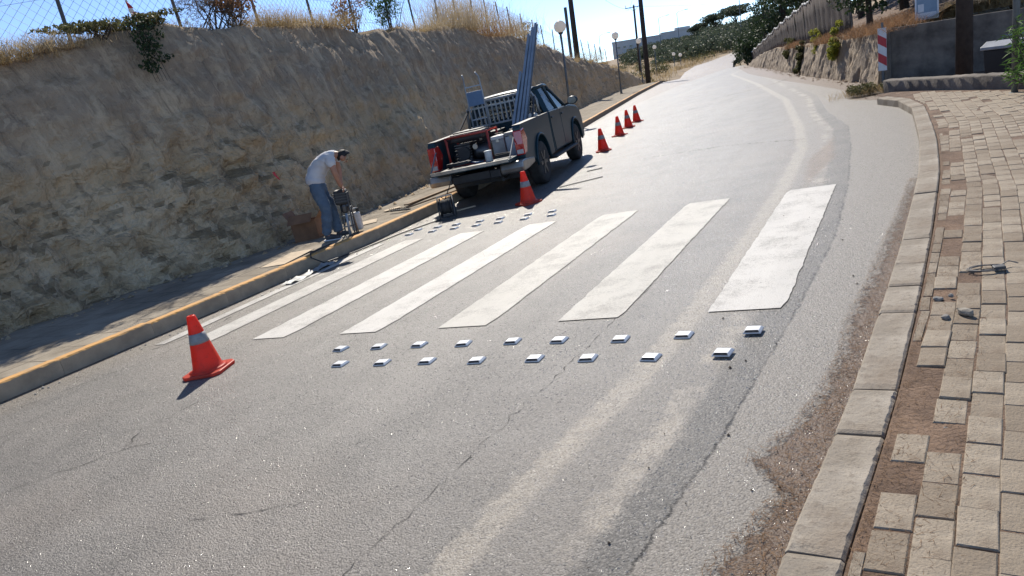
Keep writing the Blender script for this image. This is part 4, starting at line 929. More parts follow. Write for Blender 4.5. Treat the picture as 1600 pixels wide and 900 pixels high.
RT = [(27, 3.2, 4.2, 2.0, 'leaf_dark', 'dark tree behind the net fence, nearest to the hazard board'), (31, 4.0, 4.6, 2.3, 'leaf_dark', 'dark tree above the bright yellow-green creeper'), (36, 3.4, 4.4, 2.2, 'leaf_dark', 'dark tree at the high end of the net fence top'), (41, 4.2, 5.0, 2.5, 'leaf_pine', 'dark blue-green tree rising behind the stepped fence top'), (47, 3.6, 4.6, 2.4, 'leaf_dark', 'dense green tree behind the middle of the net fence'), (53, 4.4, 5.0, 2.6, 'leaf_pine', 'rounded blue-green tree behind the low end of the fence'), (60, 3.5, 4.6, 2.5, 'leaf_dark', 'green tree where the net fence meets the far road'), (68, 3.2, 4.6, 2.6, 'leaf_dark', 'bushy green tree hiding the far bend of the road'), (78, 3.5, 5.0, 2.8, 'leaf_pine', 'dark tree on the skyline right of the far road'), (90, 3.8, 5.0, 3.0, 'leaf_dark', 'green tree beyond the bend at the right skyline')]
for k, (y, dx, h, w, mt, lab) in enumerate(RT):
    x = (wbx(y) if y < 60 else rx(y))+dx; z0 = wtz(y)+.22*max(0, dx-.7) if y < 60 else float(far_h(np.array(x), np.array(y)))
    tree('dark_tree', lab, (x, y, z0-.1), h, w, mt, 200+k, 2400, .11, 'trees behind the right wall')
for k, (x, y, h, w, lab) in enumerate([(20.5, 19, 5, 2.2, ''), (4.5, 30, 5, 2.6, 'dark tree above the framed board behind the end wall'), (2.0, 25.5, 4.6, 2.3, 'dark tree above the dry brush at the top right'), (-.2, 27.5, 4.6, 2.2, 'dark tree above the hazard board at the top edge')]):
    if lab: tree('dark_tree', lab, (x, y, 1.6), h, w, 'leaf_dark', 220+k, 2600, .1, 'trees behind the right wall')
for k, (x, y, h, w, lab) in enumerate([(-1.0, 22.6, 2.6, 1.6, 'dark shrub above the brush over the stone wall'), (.5, 21.8, 2.6, 1.5, 'dark shrub directly behind the framed board'), (2.0, 21.4, 2.6, 1.6, 'dark shrub behind the wooden pole at the top edge'), (3.6, 20.6, 2.6, 1.6, 'dark shrub at the top right corner behind the wall')]):
    tree('dark_shrub', lab, (x, y, 1.35), h, w, 'leaf_dark', 240+k, 2600, .06, 'dark shrubs behind the end wall')
for k, (y, dx, lab) in enumerate([(54, .5, 'low dark shrub at the foot of the far end of the wall'), (58, .7, 'low dark shrub right beside the far road bend'), (63, .9, 'dark shrub behind the low shrubs at the far bend')]):
    tree('dark_shrub', lab, (rx(y)+dx, y, rz(y)-.2), 1.7+.5*k, 1.3+.3*k, 'leaf_dark', 260+k, 1500, .08, 'shrubs at the far bend')
r_ = fn(300); V_ = []
for k in range(640):
    y = 108+r_.rand()**.8*150; f_ = -.375+.30*r_.rand(); x = f_*y
    if f_ < -.235 and (f_ < -.33 or y < 118+r_.rand()*60 or r_.rand() < .15): continue
    if x < -24 and x > -34 and y < 125: continue
    z0 = float(far_h(np.array(x), np.array(y))); hgt = 2.0+2.2*r_.rand(); 
    if f_ < -.235: hgt *= .55
    for q in range(3): V_.append(leaves(r_, (x+r_.normal()*.8, y+r_.normal()*.8, z0+hgt*(.35+.2*q)), (1.5, 1.5, hgt*.3), 130, .21, .3, .5))
w_ = quads('distant_wood', np.concatenate(V_), M['leaf_far_hazed'], None); struct(w_, 'stuff', 'dark green scrub and woodland covering the far hillside'); w_['category'] = 'wood'
for k, (f_, y, top, w, lab) in enumerate([(-.232, 205, 8.2, 4.0, 'flat-topped pine right of the pale building'), (-.212, 200, 9.2, 4.6, 'wide umbrella pine on the skyline, middle of three'), (-.19, 190, 9.6, 5.0, 'umbrella pine on the skyline nearest the right-hand trees')]):
    x = f_*y; z0 = float(far_h(np.array(x), np.array(y))); tree('umbrella_pine', lab, (x, y, z0), top-z0, w, 'leaf_far_hazed', 320+k, 3600, .2, 'umbrella pines on the skyline', True)
r_ = fn(310); V_ = []
for k in range(2600):
    y = 63+r_.rand()**1.5*120; x = np.interp(y, KY, KX)-2-r_.rand()**1.3*50; V_.append(blades(r_, (x, y, float(far_h(np.array(x), np.array(y)))), 6, (.5, .5), .45+.4*r_.rand(), .03, .5))
w_ = quads('dry_grass', np.concatenate(V_), M['straw'], None, 5); struct(w_, 'stuff', 'ochre dry grass on the far left hillside'); w_['category'] = 'dry grass'
V_ = []
for k in range(150):
    y = 66+r_.rand()*80; x = np.interp(y, KY, KX)-3-r_.rand()*28; z0 = float(far_h(np.array(x), np.array(y))); V_.append(leaves(r_, (x, y, z0+.35), (.8, .8, .5), 90, .12, .2, .5))
w_ = quads('scrub', np.concatenate(V_), M['leaf_olive'], None); struct(w_, 'stuff', 'low olive scrub on the far left slope'); w_['category'] = 'scrub'

bd = thing('long_building', 'pale long building with small dark windows on the far hill', 'building', mat=plumb((-90.6, 258, 1.2), .35))
Wd, Hd = 29.0, 9.6
def bwall(x0, x1, h, nm): 
    mb = MB(); mb.box(((x0+x1)/2, 5, h/2-2), (x1-x0, 10, h+4)); return mb.build(nm, M['facade'], bd)
bwall(0, 16.5, Hd-.4, 'wall'); bwall(16.51, Wd, Hd+.15, 'wall')
for x0, x1, h in ((-.15, 16.5, Hd-.4), (16.51, Wd+.15, Hd+.15)):
    mb = MB(); mb.box(((x0+x1)/2, 5, h+.12), (x1-x0, 10.3, .24)); mb.build('parapet', M['facade'], bd)
mb = MB(); mb.box((24, 5, Hd+.8), (5, 4, 1.0)); mb.build('roof_hut', M['facade'], bd)
for z in (7.3, 4.9, 2.5):
    for x in (1.9, 4.0, 6.2, 8.4, 12.6, 15.0, 18.4, 20.6, 22.8, 25.0, 27.2):
        if z == 7.3 and x in (8.4,): continue
        mb = MB(); mb.box((x, -.03, z), (1.25, .1, .8)); fr = mb.build('window', M['facade'], bd)
        mb = MB(); mb.box((x, -.075, z), (1.0, .04, .56)); mb.build('pane', M['pane'], fr)

# ------------------------------------------------------------------ pickup
TR = Matrix.Translation((-6.704, 12.114, 0)) @ Matrix.Rotation(math.radians(10.69), 4, 'Z')
tk = thing('pickup_truck', 'dark green double-cab pickup with its tailgate down, parked against the kerb', 'pickup', mat=TR)
HW_ = .83; WB = 3.03; WR = .375
def arc(cy_, cz, r, a0, a1, n=9): return [(cy_+r*math.cos(math.radians(a0+(a1-a0)*i/n)), cz+r*math.sin(math.radians(a0+(a1-a0)*i/n))) for i in range(n+1)]
P_ = M['truck_paint']; K_ = M['black_plastic']
# bed sides with wheel arches
side = [(-1.12, .56), (-1.14, .8), (-1.13, 1.10), (-1.09, 1.135), (.9, 1.16), (.9, .42), (.48, .42)] + arc(0, .40, .47, 4, 176) + [(-.48, .5)]
for s_ in (-1, 1):
    mb = MB(); a_, b_ = (HW_-.13, HW_) if s_ > 0 else (-HW_, -HW_+.13); mb.prism(side, a_, b_); bs = mb.build('bed_side', P_, tk, bevel=.02)
    mb = MB(); mb.box((s_*(HW_-.07), -.1, 1.152), (.15, 1.95, .026), Matrix.Rotation(.0125, 3, 'X')); mb.build('rail_cap', K_, bs, bevel=.006)
    mb = MB(); mb.tube([(s_*(HW_+.012), y_, z_) for y_, z_ in arc(0, .40, .475, -2, 182, 14)], .022, 6); mb.build('fender_flare', P_, bs, True)
mb = MB(); mb.box((0, -.1, .60), (1.42, 2.0, .05)); mb.build('bed_floor', K_, tk)
mb = MB(); mb.box((0, .87, .84), (1.42, .05, .5)); mb.build('bed_front', P_, tk)
for s_ in (-1, 1):
    mb = MB(); mb.box((s_*.56, 0, .72), (.28, .9, .2)); mb.build('wheel_housing', K_, tk, bevel=.05)
tg = MB(); tg.box((0, -1.375, .645), (1.40, .49, .055)); tgo = tg.build('tailgate', P_, tk, bevel=.012)
mb = MB(); mb.box((0, -1.375, .675), (1.28, .42, .008)); mb.build('liner', K_, tgo)
mb = MB(); mb.box((0, -1.615, .66), (1.36, .016, .05)); mb.build('edge_trim', M['chrome'], tgo)
mb = MB(); mb.box((0, -1.4, .612), (.3, .12, .015)); mb.build('handle', K_, tgo)
for s_ in (-1, 1):
    mb = MB(); mb.bar((s_*.70, -1.12, .98), (s_*.69, -1.56, .68), .012, .025); mb.build('stay', M['rack_steel'], tgo)
# rear bumper
mb = MB(); mb.box((0, -1.27, .47), (.86, .22, .14)); bp = mb.build('rear_bumper', K_, tk, bevel=.02)
for s_ in (-1, 1):
    mb = MB(); mb.prism([(-1.38, .42), (-1.40, .5), (-1.37, .6), (-1.12, .6), (-.62, .56), (-.62, .46), (-1.1, .42)], s_*.435 if s_ > 0 else -.84, .84 if s_ > 0 else -.435); mb.build('bumper_corner', M['chrome'], bp, bevel=.03, seg=3)
mb = MB(); mb.box((0, -1.40, .485), (.5, .015, .11)); mb.build('number_plate_recess', M['black_plastic'], bp)
for s_ in (-1, 1):
    mb = MB(); mb.prism([(-1.155, .66), (-1.165, .84), (-1.15, 1.06), (-.96, 1.085), (-.84, .9), (-1.0, .68)], s_*(HW_-.135) if s_ > 0 else -(HW_+.012), (HW_+.012) if s_ > 0 else -(HW_-.135)); tl = mb.build('tail_light', M['tail_red'], tk, bevel=.015)
    mb = MB(); mb.box((s_*(HW_-.06), -1.166, .72), (.11, .02, .07)); mb.build('reversing_lens', M['tail_clear'], tl, bevel=.006)
# cab lower body and bonnet
cab = [(.93, .42), (.93, 1.17), (1.0, 1.19), (2.62, 1.18), (2.78, 1.19), (3.5, 1.12), (3.78, 1.03), (3.9, .86), (3.93, .55), (3.86, .38), (3.52, .40)] + arc(WB, .40, .47, 0, 180, 10)[1:-1] + [(2.54, .42)]
mb = MB(); mb.prism(cab, -HW_, HW_); cb = mb.build('body', P_, tk, bevel=.045, seg=3)
mb = MB(); mb.box((0, 1.4, .36), (1.2, 4.4, .16)); mb.build('chassis', K_, tk)
mb = MB(); mb.box((0, WB, .6), (1.3, .85, .5)); mb.build('wheel_well', K_, tk)
mb = MB(); mb.box((0, 3.1, 1.155), (1.0, .9, .05), Matrix.Rotation(-.09, 3, 'X')); mb.build('bonnet_bulge', P_, cb, bevel=.03)
mb = MB(); mb.box((0, 3.935, .68), (1.0, .03, .3)); mb.build('grille', K_, cb, bevel=.01)
mb = MB(); mb.box((0, 3.92, .47), (1.55, .1, .16)); mb.build('front_bumper', P_, tk, bevel=.03)
for s_ in (-1, 1):
    mb = MB(); mb.box((s_*.66, 3.87, .84), (.3, .16, .13)); mb.build('headlight', M['tail_clear'], tk, bevel=.03)
    mb = MB(); mb.tube([(s_*(HW_+.012), y_, z_) for y_, z_ in arc(WB, .40, .475, -2, 182, 14)], .022, 6); mb.build('fender_flare', P_, tk, True)
    mb = MB(); mb.box((s_*(HW_+.03), 1.5, .37), (.16, 2.0, .045)); mb.build('side_step', K_, tk, bevel=.015)
    for nm, poly in (('front_door', [(1.86, .46), (1.86, 1.17), (2.66, 1.165), (2.64, .95), (2.5, .62), (2.42, .46)]), ('rear_door', [(.98, .9), (.98, 1.175), (1.84, 1.17), (1.84, .46), (.72+.3, .46), (.99, .7)])):
        mb = MB(); a_ = s_*(HW_-.004); b_ = s_*(HW_+.010); mb.prism(poly, min(a_, b_), max(a_, b_)); dr = mb.build(nm, P_, tk, bevel=.006)
        y_ = 1.98 if nm == 'front_door' else 1.1
        mb = MB(); mb.box((s_*(HW_+.03), y_, 1.06), (.02, .17, .03)); mb.build('handle', P_, dr, bevel=.008)
# cab top: pillars, roof, glass
for s_ in (-1, 1):
    A0, A1 = Vector((s_*.77, 2.66, 1.16)), Vector((s_*.60, 2.02, 1.62)); B0, B1 = Vector((s_*.79, 1.85, 1.16)), Vector((s_*.615, 1.74, 1.64)); C0, C1 = Vector((s_*.78, .99, 1.16)), Vector((s_*.60, 1.16, 1.61))
    for nm, a_, b_, w_ in (('front_pillar', A0, A1, .07), ('centre_pillar', B0, B1, .07), ('rear_pillar', C0, C1, .12)):
        mb = MB(); mb.bar(a_, b_, w_, .05); mb.build(nm, P_, tk, bevel=.012)
    mb = MB(); mb.tube([A1+Vector((0, .02, .03)), B1+Vector((0, 0, .03)), C1+Vector((0, -.04, .03))], .035, 8); mb.build('roof_rail', P_, tk, True)
    for nm, q4 in (('front_side_window', (A0, A1, B1, B0)), ('rear_side_window', (B0, B1, C1, C0))):
        o_ = Vector((s_*.008, 0, 0)); mb = MB(); mb.add([p+o_*.3 for p in q4]+[p-o_ for p in q4], [(0, 1, 2, 3), (7, 6, 5, 4), (0, 4, 5, 1), (1, 5, 6, 2), (2, 6, 7, 3), (3, 7, 4, 0)]); mb.build(nm, M['glass'], tk)
    mb = MB(); mb.lathe([(.02, 0), (.085, .02), (.10, .07), (.09, .12), (.07, .14)], 12, axis='x', c=(0, 0, 0)); mr = mb.build('mirror', P_ if s_ else K_, tk, True); mr.location = (s_*.98, 2.5, 1.25); mr.rotation_euler = (0, 0, math.radians(90)); mr.scale = (.9, 1.15, .85)
    mb = MB(); mb.bar((s_*.78, 2.52, 1.18), (s_*.95, 2.51, 1.22), .04); mb.build('mirror_arm', K_, tk)
    mb = MB(); mb.lathe([(.078, -.012), (.078, 0)], 14, axis='x', c=(0, 0, 0)); g_ = mb.build('mirror_glass', M['chrome'], mr); g_.location = (.0, 0, 0)
rf = MB(); V_ = []; nx, ny = 9, 9
for i in range(nx):
    for j in range(ny):
        u, w = i/(nx-1)*2-1, j/(ny-1); V_.append((u*.62, 1.10+w*.95, 1.675+.035*(1-u*u)-.06*(2*w-1)**4-.02*w*w))
F_ = [tuple(f) for f in gridfaces(nx, ny)]; rf.add(V_, F_); ro = rf.build('roof', P_, tk, True); sm = ro.modifiers.new('thickness', 'SOLIDIFY'); sm.thickness = .045
for nm, q4 in (('windscreen', [(-.74, 2.69, 1.17), (.74, 2.69, 1.17), (.58, 2.04, 1.63), (-.58, 2.04, 1.63)]), ('rear_window', [(-.70, .99, 1.18), (.70, .99, 1.18), (.56, 1.14, 1.60), (-.56, 1.14, 1.60)])):
    mb = MB(); mb.add([Vector(p) for p in q4]+[Vector(p)+Vector((0, .01, .004)) for p in q4], [(0, 1, 2, 3), (7, 6, 5, 4), (0, 4, 5, 1), (1, 5, 6, 2), (2, 6, 7, 3), (3, 7, 4, 0)]); mb.build(nm, M['glass'], tk)
for x in (-.36, .36):
    mb = MB(); mb.box((x, 1.75, 1.12), (.46, .14, .52), Matrix.Rotation(.15, 3, 'X')); mb.box((x, 1.68, 1.45), (.24, .09, .17)); mb.build('seat', K_, tk, bevel=.04)
mb = MB(); mb.box((0, 1.12, 1.1), (1.2, .14, .42)); mb.build('rear_seat', K_, tk, bevel=.04)
mb = MB(); mb.box((0, 2.5, 1.1), (1.3, .25, .14)); mb.build('dashboard', K_, tk, bevel=.04)
mb = MB(); mb.tube([(-.36+.17*math.cos(a_), 2.3+.05*math.sin(a_), 1.2+.16*math.sin(a_)) for a_ in np.linspace(0, 6.283, 21)], .014, 6); mb.build('steering_wheel', K_, tk, True)
# wheels
def wheel(x, y, s_):
    w = thing('wheel', '', '', (0, 0, 0)); del w['label']; del w['category']; w.parent = tk; w.location = (x, y, WR)
    mb = MB(); mb.lathe([(.22, -.10), (.34, -.12), (.37, -.10), (WR, -.06), (WR, .06), (.37, .10), (.34, .12), (.22, .10)], 32, axis='x'); mb.build('tyre', M['rubber'], w, True)
    mb = MB(); mb.lathe([(.23, -.10), (.23, .08)], 24, axis='x')
    ri = mb.build('rim', M['black_plastic'], w)
    mb = MB()
    for k in range(6):
        a_ = k*math.pi/3; c_, n_ = math.cos(a_), math.sin(a_); mb.bar((s_*.098, c_*.03, n_*.03), (s_*.104, c_*.225, n_*.225), .02, .06)
    mb.lathe([(.06, -.02), (.06, .02)], 14, axis='x', c=(s_*.1, 0, 0)); mb.lathe([(.232, -.006), (.232, .006)], 28, axis='x', c=(s_*.088, 0, 0)); mb.build('spokes', M['alloy'], w)
    if y < 1:
        for k in range(24):
            pass
for s_ in (-1, 1):
    for y_ in (0, WB): wheel(s_*(HW_-.115), y_, s_)
mb = MB(); mb.tube([(-.7, 0, WR), (.7, 0, WR)], .06, 8); mb.lathe([(.13, -.1), (.15, 0), (.13, .1)], 12, axis='x', c=(0, 0, WR)); mb.build('rear_axle', K_, tk)
mb = MB(); mb.tube([(.3, .8, .3), (.35, -.6, .33), (.38, -1.15, .33)], .03, 8); mb.build('exhaust', K_, tk)
# headache rack of upright bars
rk = MB(); rk.tube([(-.70, .80, 1.11), (-.69, .80, 1.45), (-.60, .80, 1.62), (.60, .80, 1.62), (.69, .80, 1.45), (.70, .80, 1.11)], .027, 8); rko = rk.build('headache_rack', M['rack_steel'], tk, True)
for z in (1.18, 1.52):
    mb = MB(); mb.bar((-.69, .80, z), (.69, .80, z), .03, .03); mb.build('rack_rail', M['rack_steel'], rko)
for k in range(15):
    x = -.62+k*1.24/14; mb = MB(); mb.bar((x, .80, 1.19), (x, .80, 1.60 if abs(x) < .58 else 1.52), .024, .02); mb.build('rack_bar', M['rack_steel'], rko)
for s_ in (-1, 1):
    mb = MB(); mb.tube([(s_*.66, .80, 1.5), (s_*.73, .1, 1.12)], .022, 6); mb.build('rack_stay', K_, rko)

# ---- load in the bed
def T(p): return TR @ Vector(p)
gn = thing('generator', 'red-framed engine generator standing in the open truck bed', 'generator', mat=TR @ Matrix.Translation((-.22, -.55, .627)))
mb = MB(); X, Y, Z = .38, .27, .52
for z in (.02, Z):
    mb.tube([(-X, -Y, z), (X, -Y, z), (X, Y, z), (-X, Y, z), (-X, -Y, z)], .02, 8)
for x in (-X, X):
    for y_ in (-Y, Y): mb.tube([(x, y_, .0), (x, y_, Z+.02)], .02, 8)
mb.build('frame', M['red_paint'], gn, True)
mb = MB(); mb.box((-.02, 0, Z-.03), (.62, .46, .15)); mb.build('fuel_tank', M['black_plastic'], gn, bevel=.04)
mb = MB(); mb.box((-.02, -.02, Z+.052), (.5, .3, .03)); mb.build('tank_tray', K_, gn, bevel=.01)
mb = MB(); mb.box((-.14, 0, .2), (.26, .34, .34)); en = mb.build('engine', K_, gn, bevel=.03)
for z in np.arange(.1, .37, .045):
    mb = MB(); mb.box((-.14, 0, z), (.29, .37, .012)); mb.build('cooling_fin', M['alloy'], en)
mb = MB(); mb.lathe([(.13, -.16), (.15, -.1), (.15, .1), (.12, .17)], 18, axis='x', c=(.18, 0, .19)); mb.build('alternator', M['alloy'], gn, True)
mb = MB(); mb.lathe([(.11, -.02), (.11, .02)], 18, c=(0, 0, 0)); o = mb.build('recoil_starter', K_, gn); o.location = (-.12, -.2, .22); o.rotation_euler = (math.pi/2, 0, 0)
mb = MB(); mb.lathe([(.03, 0), (.045, .01), (.045, .03)], 12, c=(0, 0, 0)); o = mb.build('gauge', M['chrome'], gn); o.location = (.12, -.24, .3); o.rotation_euler = (math.pi/2, 0, 0)
mb = MB(); mb.tube([(-.2, -.2, .05), (0, -.27, .08), (.2, -.22, .04), (.3, -.25, .1)], .02, 6); mb.build('hose', K_, gn, True)
def case(label, c, d, mt, rot=0, lid='sign_white'):
    t = thing('tool_case', label, 'case', mat=TR @ Matrix.Translation(c) @ Matrix.Rotation(rot, 4, 'Z')); mb = MB(); mb.box((0, 0, d[2]*.42), (d[0], d[1], d[2]*.84)); mb.build('body', M[mt], t, bevel=.012)
    mb = MB(); mb.box((0, 0, d[2]*.92), (d[0]+.01, d[1]+.01, d[2]*.15)); mb.build('lid', M[lid], t, bevel=.01); mb = MB(); mb.box((0, -d[1]/2-.008, d[2]*.8), (.05, .016, .05)); mb.build('latch', M['chrome'], t)
    mb = MB(); mb.tube([(-.07, 0, d[2]), (-.07, 0, d[2]+.03), (.07, 0, d[2]+.03), (.07, 0, d[2])], .008, 6); mb.build('handle', K_, t)
case('pale grey equipment case beside the generator on the truck bed', (.30, -.62, .627), (.22, .36, .40), 'grey_box', .05, 'white_plastic')
case('grey metal case at the right side of the truck bed', (.55, -.55, .627), (.24, .40, .42), 'galv', -.05, 'grey_box')
case('black plastic crate behind the generator in the truck bed', (-.25, .22, .627), (.7, .5, .46), 'black_plastic', .03, 'black_plastic')
case('dark blue tool chest behind the grey case in the truck bed', (.5, .2, .627), (.36, .5, .42), 'blue_metal', -.04, 'black_plastic')
t = thing('paint_tin', 'small white tin on the lowered tailgate', 'tin', mat=TR @ Matrix.Translation((.26, -1.28, .68)))
mb = MB(); mb.lathe([(.062, 0), (.062, .15), (.066, .155), (.066, .165), (.05, .165)], 18); mb.build('can', M['white_plastic'], t); mb = MB(); mb.lathe([(.055, .16), (.055, .172)], 18); mb.build('lid', M['galv'], t)
t = thing('hose_coil', 'dark coil of hose lying on the tailgate', 'hose', mat=TR @ Matrix.Translation((-.28, -1.27, .695)))
mb = MB(); mb.tube([((.16+.012*math.sin(a_*.7))*math.cos(a_)*1.3, (.11+.01*math.cos(a_))*math.sin(a_), .012+.012*a_/6.28) for a_ in np.linspace(0, 25, 110)], .011, 6); mb.build('coil', K_, t, True)
mb = MB(); mb.tube([(.2, 0, .03), (.34, -.1, .01), (.42, .02, 0)], .011, 6); mb.build('loose_end', M['blue_metal'], t, True)
t = thing('hose_coil', 'grey tubing bunched at the right end of the tailgate', 'hose', mat=TR @ Matrix.Translation((.5, -1.3, .695)))
mb = MB(); mb.tube([(.10*math.cos(a_)*1.3, .07*math.sin(a_), .012+.02*a_/6.28) for a_ in np.linspace(0, 16, 70)], .014, 6); mb.build('coil', M['rubber'], t, True)
# long steel posts leaning on the rack
for k, (dx, dL, lab) in enumerate([(-.03, 0, 'leftmost and shortest of the long steel posts leaning in the pickup bed'), (.045, .85, 'second from left of the long steel posts leaning in the pickup bed'), (.115, .95, 'third from left of the long steel posts leaning in the pickup bed'), (.175, 1.0, 'rightmost of the long steel posts leaning in the pickup bed')]):
    p0 = Vector((.27+dx, -.10+.03*k, .64)); p1 = Vector((.43+dx, .765, 1.69)); dd = (p1-p0).normalized(); p2 = p0+dd*(1.75+dL*.95)
    t = thing('steel_channel', lab, 'steel post', mat=TR @ Matrix.Translation(p0) @ dd.to_track_quat('Z', 'Y').to_matrix().to_4x4(), group='steel posts in the truck bed'); L_ = (p2-p0).length
    mb = MB(); mb.box((0, 0, L_/2), (.012, .052, L_)); mb.build('web', M['galv'], t)
    for s_ in (-1, 1):
        mb = MB(); mb.box((-.02, s_*.028, L_/2), (.05, .004, L_)); mb.build('flange', M['galv'], t)
# hand truck with a blue panel standing in the bed
ht = thing('hand_truck', 'tubular hand truck with a blue panel standing in the truck bed', 'hand truck', mat=TR @ Matrix.Translation((-.40, .60, .627)))
for s_ in (-1, 1):
    mb = MB(); mb.tube([(s_*.16, 0, .0), (s_*.16, .03, 1.2), (s_*.15, .02, 1.46), (s_*.13, -.06, 1.53)], .014, 8); mb.build('upright', M['galv'], ht, True)
    mb = MB(); mb.lathe([(.08, -.02), (.10, -.02), (.10, .02), (.08, .02)], 16, axis='x', c=(s_*.2, .1, .10)); mb.build('wheel', M['rubber'], ht)
mb = MB(); mb.box((0, .02, 1.08), (.30, .012, .26)); mb.build('panel', M['blue_metal'], ht, bevel=.004)
for z in (.3, .7, 1.3):
    mb = MB(); mb.bar((-.16, .02, z), (.16, .02, z), .02); mb.build('cross_bar', M['galv'], ht)
mb = MB(); mb.box((0, -.1, .01), (.36, .22, .012)); mb.build('toe_plate', M['galv'], ht)
mb = MB(); mb.box((0, 0, 0), (.17, .13, .1)); t = mb.build('cloth_bundle', M['white_plastic'], None, bevel=.03); t.matrix_world = TR @ Matrix.Translation((.66, .45, 1.175)) @ Matrix.Rotation(.4, 4, 'Z'); tag(t, 'small pale bundle of rag on the right rail of the bed', 'rag')

# ------------------------------------------------------------------ traffic cones
def make_cone(label, loc, rot, s_=1):
    t = thing('traffic_cone', label, 'traffic cone', loc, rot, 'traffic cones along the left lane')
    H_ = .5; r0, r1 = .125, .034; rz_ = lambda z: r0+(r1-r0)*(z-.03)/(H_-.03)
    mb = MB(); n_ = 28
    prof = [(r0+.035, .028), (r0+.012, .04)]+[(rz_(z), z) for z in np.linspace(.05, H_-.008, 12)]+[(r1-.006, H_), (r1-.014, H_), (r1-.014, H_-.03)]
    mb.lathe(prof, n_); mb.build('body', M['cone_red'], t, True)
    mb = MB(); B = .175; ch = .05; P = [(-B+ch, -B), (B-ch, -B), (B, -B+ch), (B, B-ch), (B-ch, B), (-B+ch, B), (-B, B-ch), (-B, -B+ch)]
    mb.prism(P, .002, .03, 0, lambda z, a_, b_: (a_, b_, z)); mb.build('base', M['cone_red'], t, bevel=.008)
    mb = MB(); za, zb = .265, .35; mb.lathe([(rz_(z)+.0015, z) for z in np.linspace(za, zb, 4)], n_); mb.build('reflective_band', M['cone_band'], t, True)
    return t
c0 = make_cone('nearest traffic cone, standing alone left of the zebra stripes', (-5.34, 3.97, 0), .35)
for p, lab, rz_, tl in [((-5.33, 10.24, 0), 'traffic cone just behind the rear wheel of the pickup', 1.0, .03), ((-6.17, 15.88, 0), 'traffic cone level with the front wheel of the pickup', .4, -.02), ((-6.85, 18.95, 0), 'second cone beyond the pickup front, standing apart', 1.3, .03), ((-7.28, 21.0, 0), 'left cone of the pair overlapping far beyond the pickup', .2, 0), ((-7.55, 22.6, 0), 'farthest traffic cone, behind the overlapping one', .8, .02), ]:
    dup(c0, p, (tl, 0, rz_), lab)

# ------------------------------------------------------------------ road studs
ordn = ['first', 'second', 'third', 'fourth', 'fifth', 'sixth', 'seventh', 'eighth', 'ninth']
st = thing('road_stud', '', 'road stud', (0, 0, 0), 0, 'white road studs beside the zebra crossing')
mb = MB(); w, l, h = .052, .05, .02
mb.add([(-w, -l, 0), (w, -l, 0), (w, l, 0), (-w, l, 0), (-w, -l, .006), (w, -l, .006), (w, l, .006), (-w, l, .006), (-w*.78, -l*.66, h), (w*.78, -l*.66, h), (w*.78, l*.66, h), (-w*.78, l*.66, h)], [(0, 3, 2, 1), (0, 1, 5, 4), (1, 2, 6, 5), (2, 3, 7, 6), (3, 0, 4, 7), (4, 5, 9, 8), (5, 6, 10, 9), (6, 7, 11, 10), (7, 4, 8, 11), (8, 9, 10, 11)]); mb.build('shell', M['stud_white'], st, bevel=.0015)
for s_ in (-1, 1):
    a_ = Vector((0, s_*l, .006)); b_ = Vector((0, s_*l*.66, h)); nrm = Vector((0, s_*.014, .017)).normalized()*.0018
    mb = MB(); q = [a_.lerp(b_, .12)+Vector((-w*.84, 0, 0))+nrm, a_.lerp(b_, .12)+Vector((w*.84, 0, 0))+nrm, a_.lerp(b_, .88)+Vector((w*.66, 0, 0))+nrm, a_.lerp(b_, .88)+Vector((-w*.66, 0, 0))+nrm]; mb.add(q, [(0, 1, 2, 3)] if s_ < 0 else [(3, 2, 1, 0)]); mb.build('lens', M['stud_lens'], st, fix=False)
rows = [('near side, front row', [-3.94, -3.54, -3.14, -2.72, -2.28, -1.9, -1.49, -1.07], [4.02, 4.02, 4.02, 4.0, 4.0, 3.98, 3.96, 3.97]), ('near side, back row', [-4.2, -3.82, -3.43, -3.02, -2.61, -2.24, -1.79, -1.38, -.96], [4.34, 4.35, 4.35, 4.33, 4.33, 4.31, 4.28, 4.3, 4.3]), ('far side, front row', [-6.72, -6.3, -5.92, -5.55, -5.19, -4.78, -4.37], [8.96]*7), ('far side, back row', [-6.75, -6.39, -6.06, -5.65, -5.31, -4.86, -4.49], [9.25]*7)]
first = True
for nm, xs, ys_ in rows:
    for k, (x, y) in enumerate(zip(xs, ys_)):
        lab = f'white road stud, {nm} of the crossing, {ordn[k]} from the left'; z_ = .0135 if x > -1.3 else .002
        if first: st.location = (x, y, z_); st['label'] = lab; first = False
        else: dup(st, (x, y, z_), (0, 0, rng.gauss(0, .07)), lab)

# ------------------------------------------------------------------ cable reel, hoses, tools and boxes
t = thing('cable_reel', 'dark cable reel standing at the foot of the kerb behind the pickup', 'cable reel', (-6.62, 9.95, 0), .5)
for s_ in (-1, 1):
    mb = MB(); mb.lathe([(.145, -.008), (.145, .008)], 24, axis='x', c=(s_*.085, 0, .19)); mb.build('flange', K_, t)
    mb = MB(); mb.tube([(s_*.12, -.14, .012), (s_*.12, -.14, .1), (s_*.12, 0, .36), (s_*.12, .14, .1), (s_*.12, .14, .012)], .012, 8); mb.build('stand', M['pole_dark'], t, True)
mb = MB(); mb.lathe([(.1, -.08), (.115, -.04), (.108, 0), (.118, .05), (.1, .08)], 22, axis='x', c=(0, 0, .19)); mb.build('wound_cable', M['rubber'], t)
for y_ in (-.14, .14):
    mb = MB(); mb.tube([(-.12, y_, .012), (.12, y_, .012)], .012, 8); mb.build('foot', M['pole_dark'], t)
mb = MB(); mb.tube([(-.12, 0, .36), (.12, 0, .36)], .014, 8); mb.build('handle', M['chrome'], t)
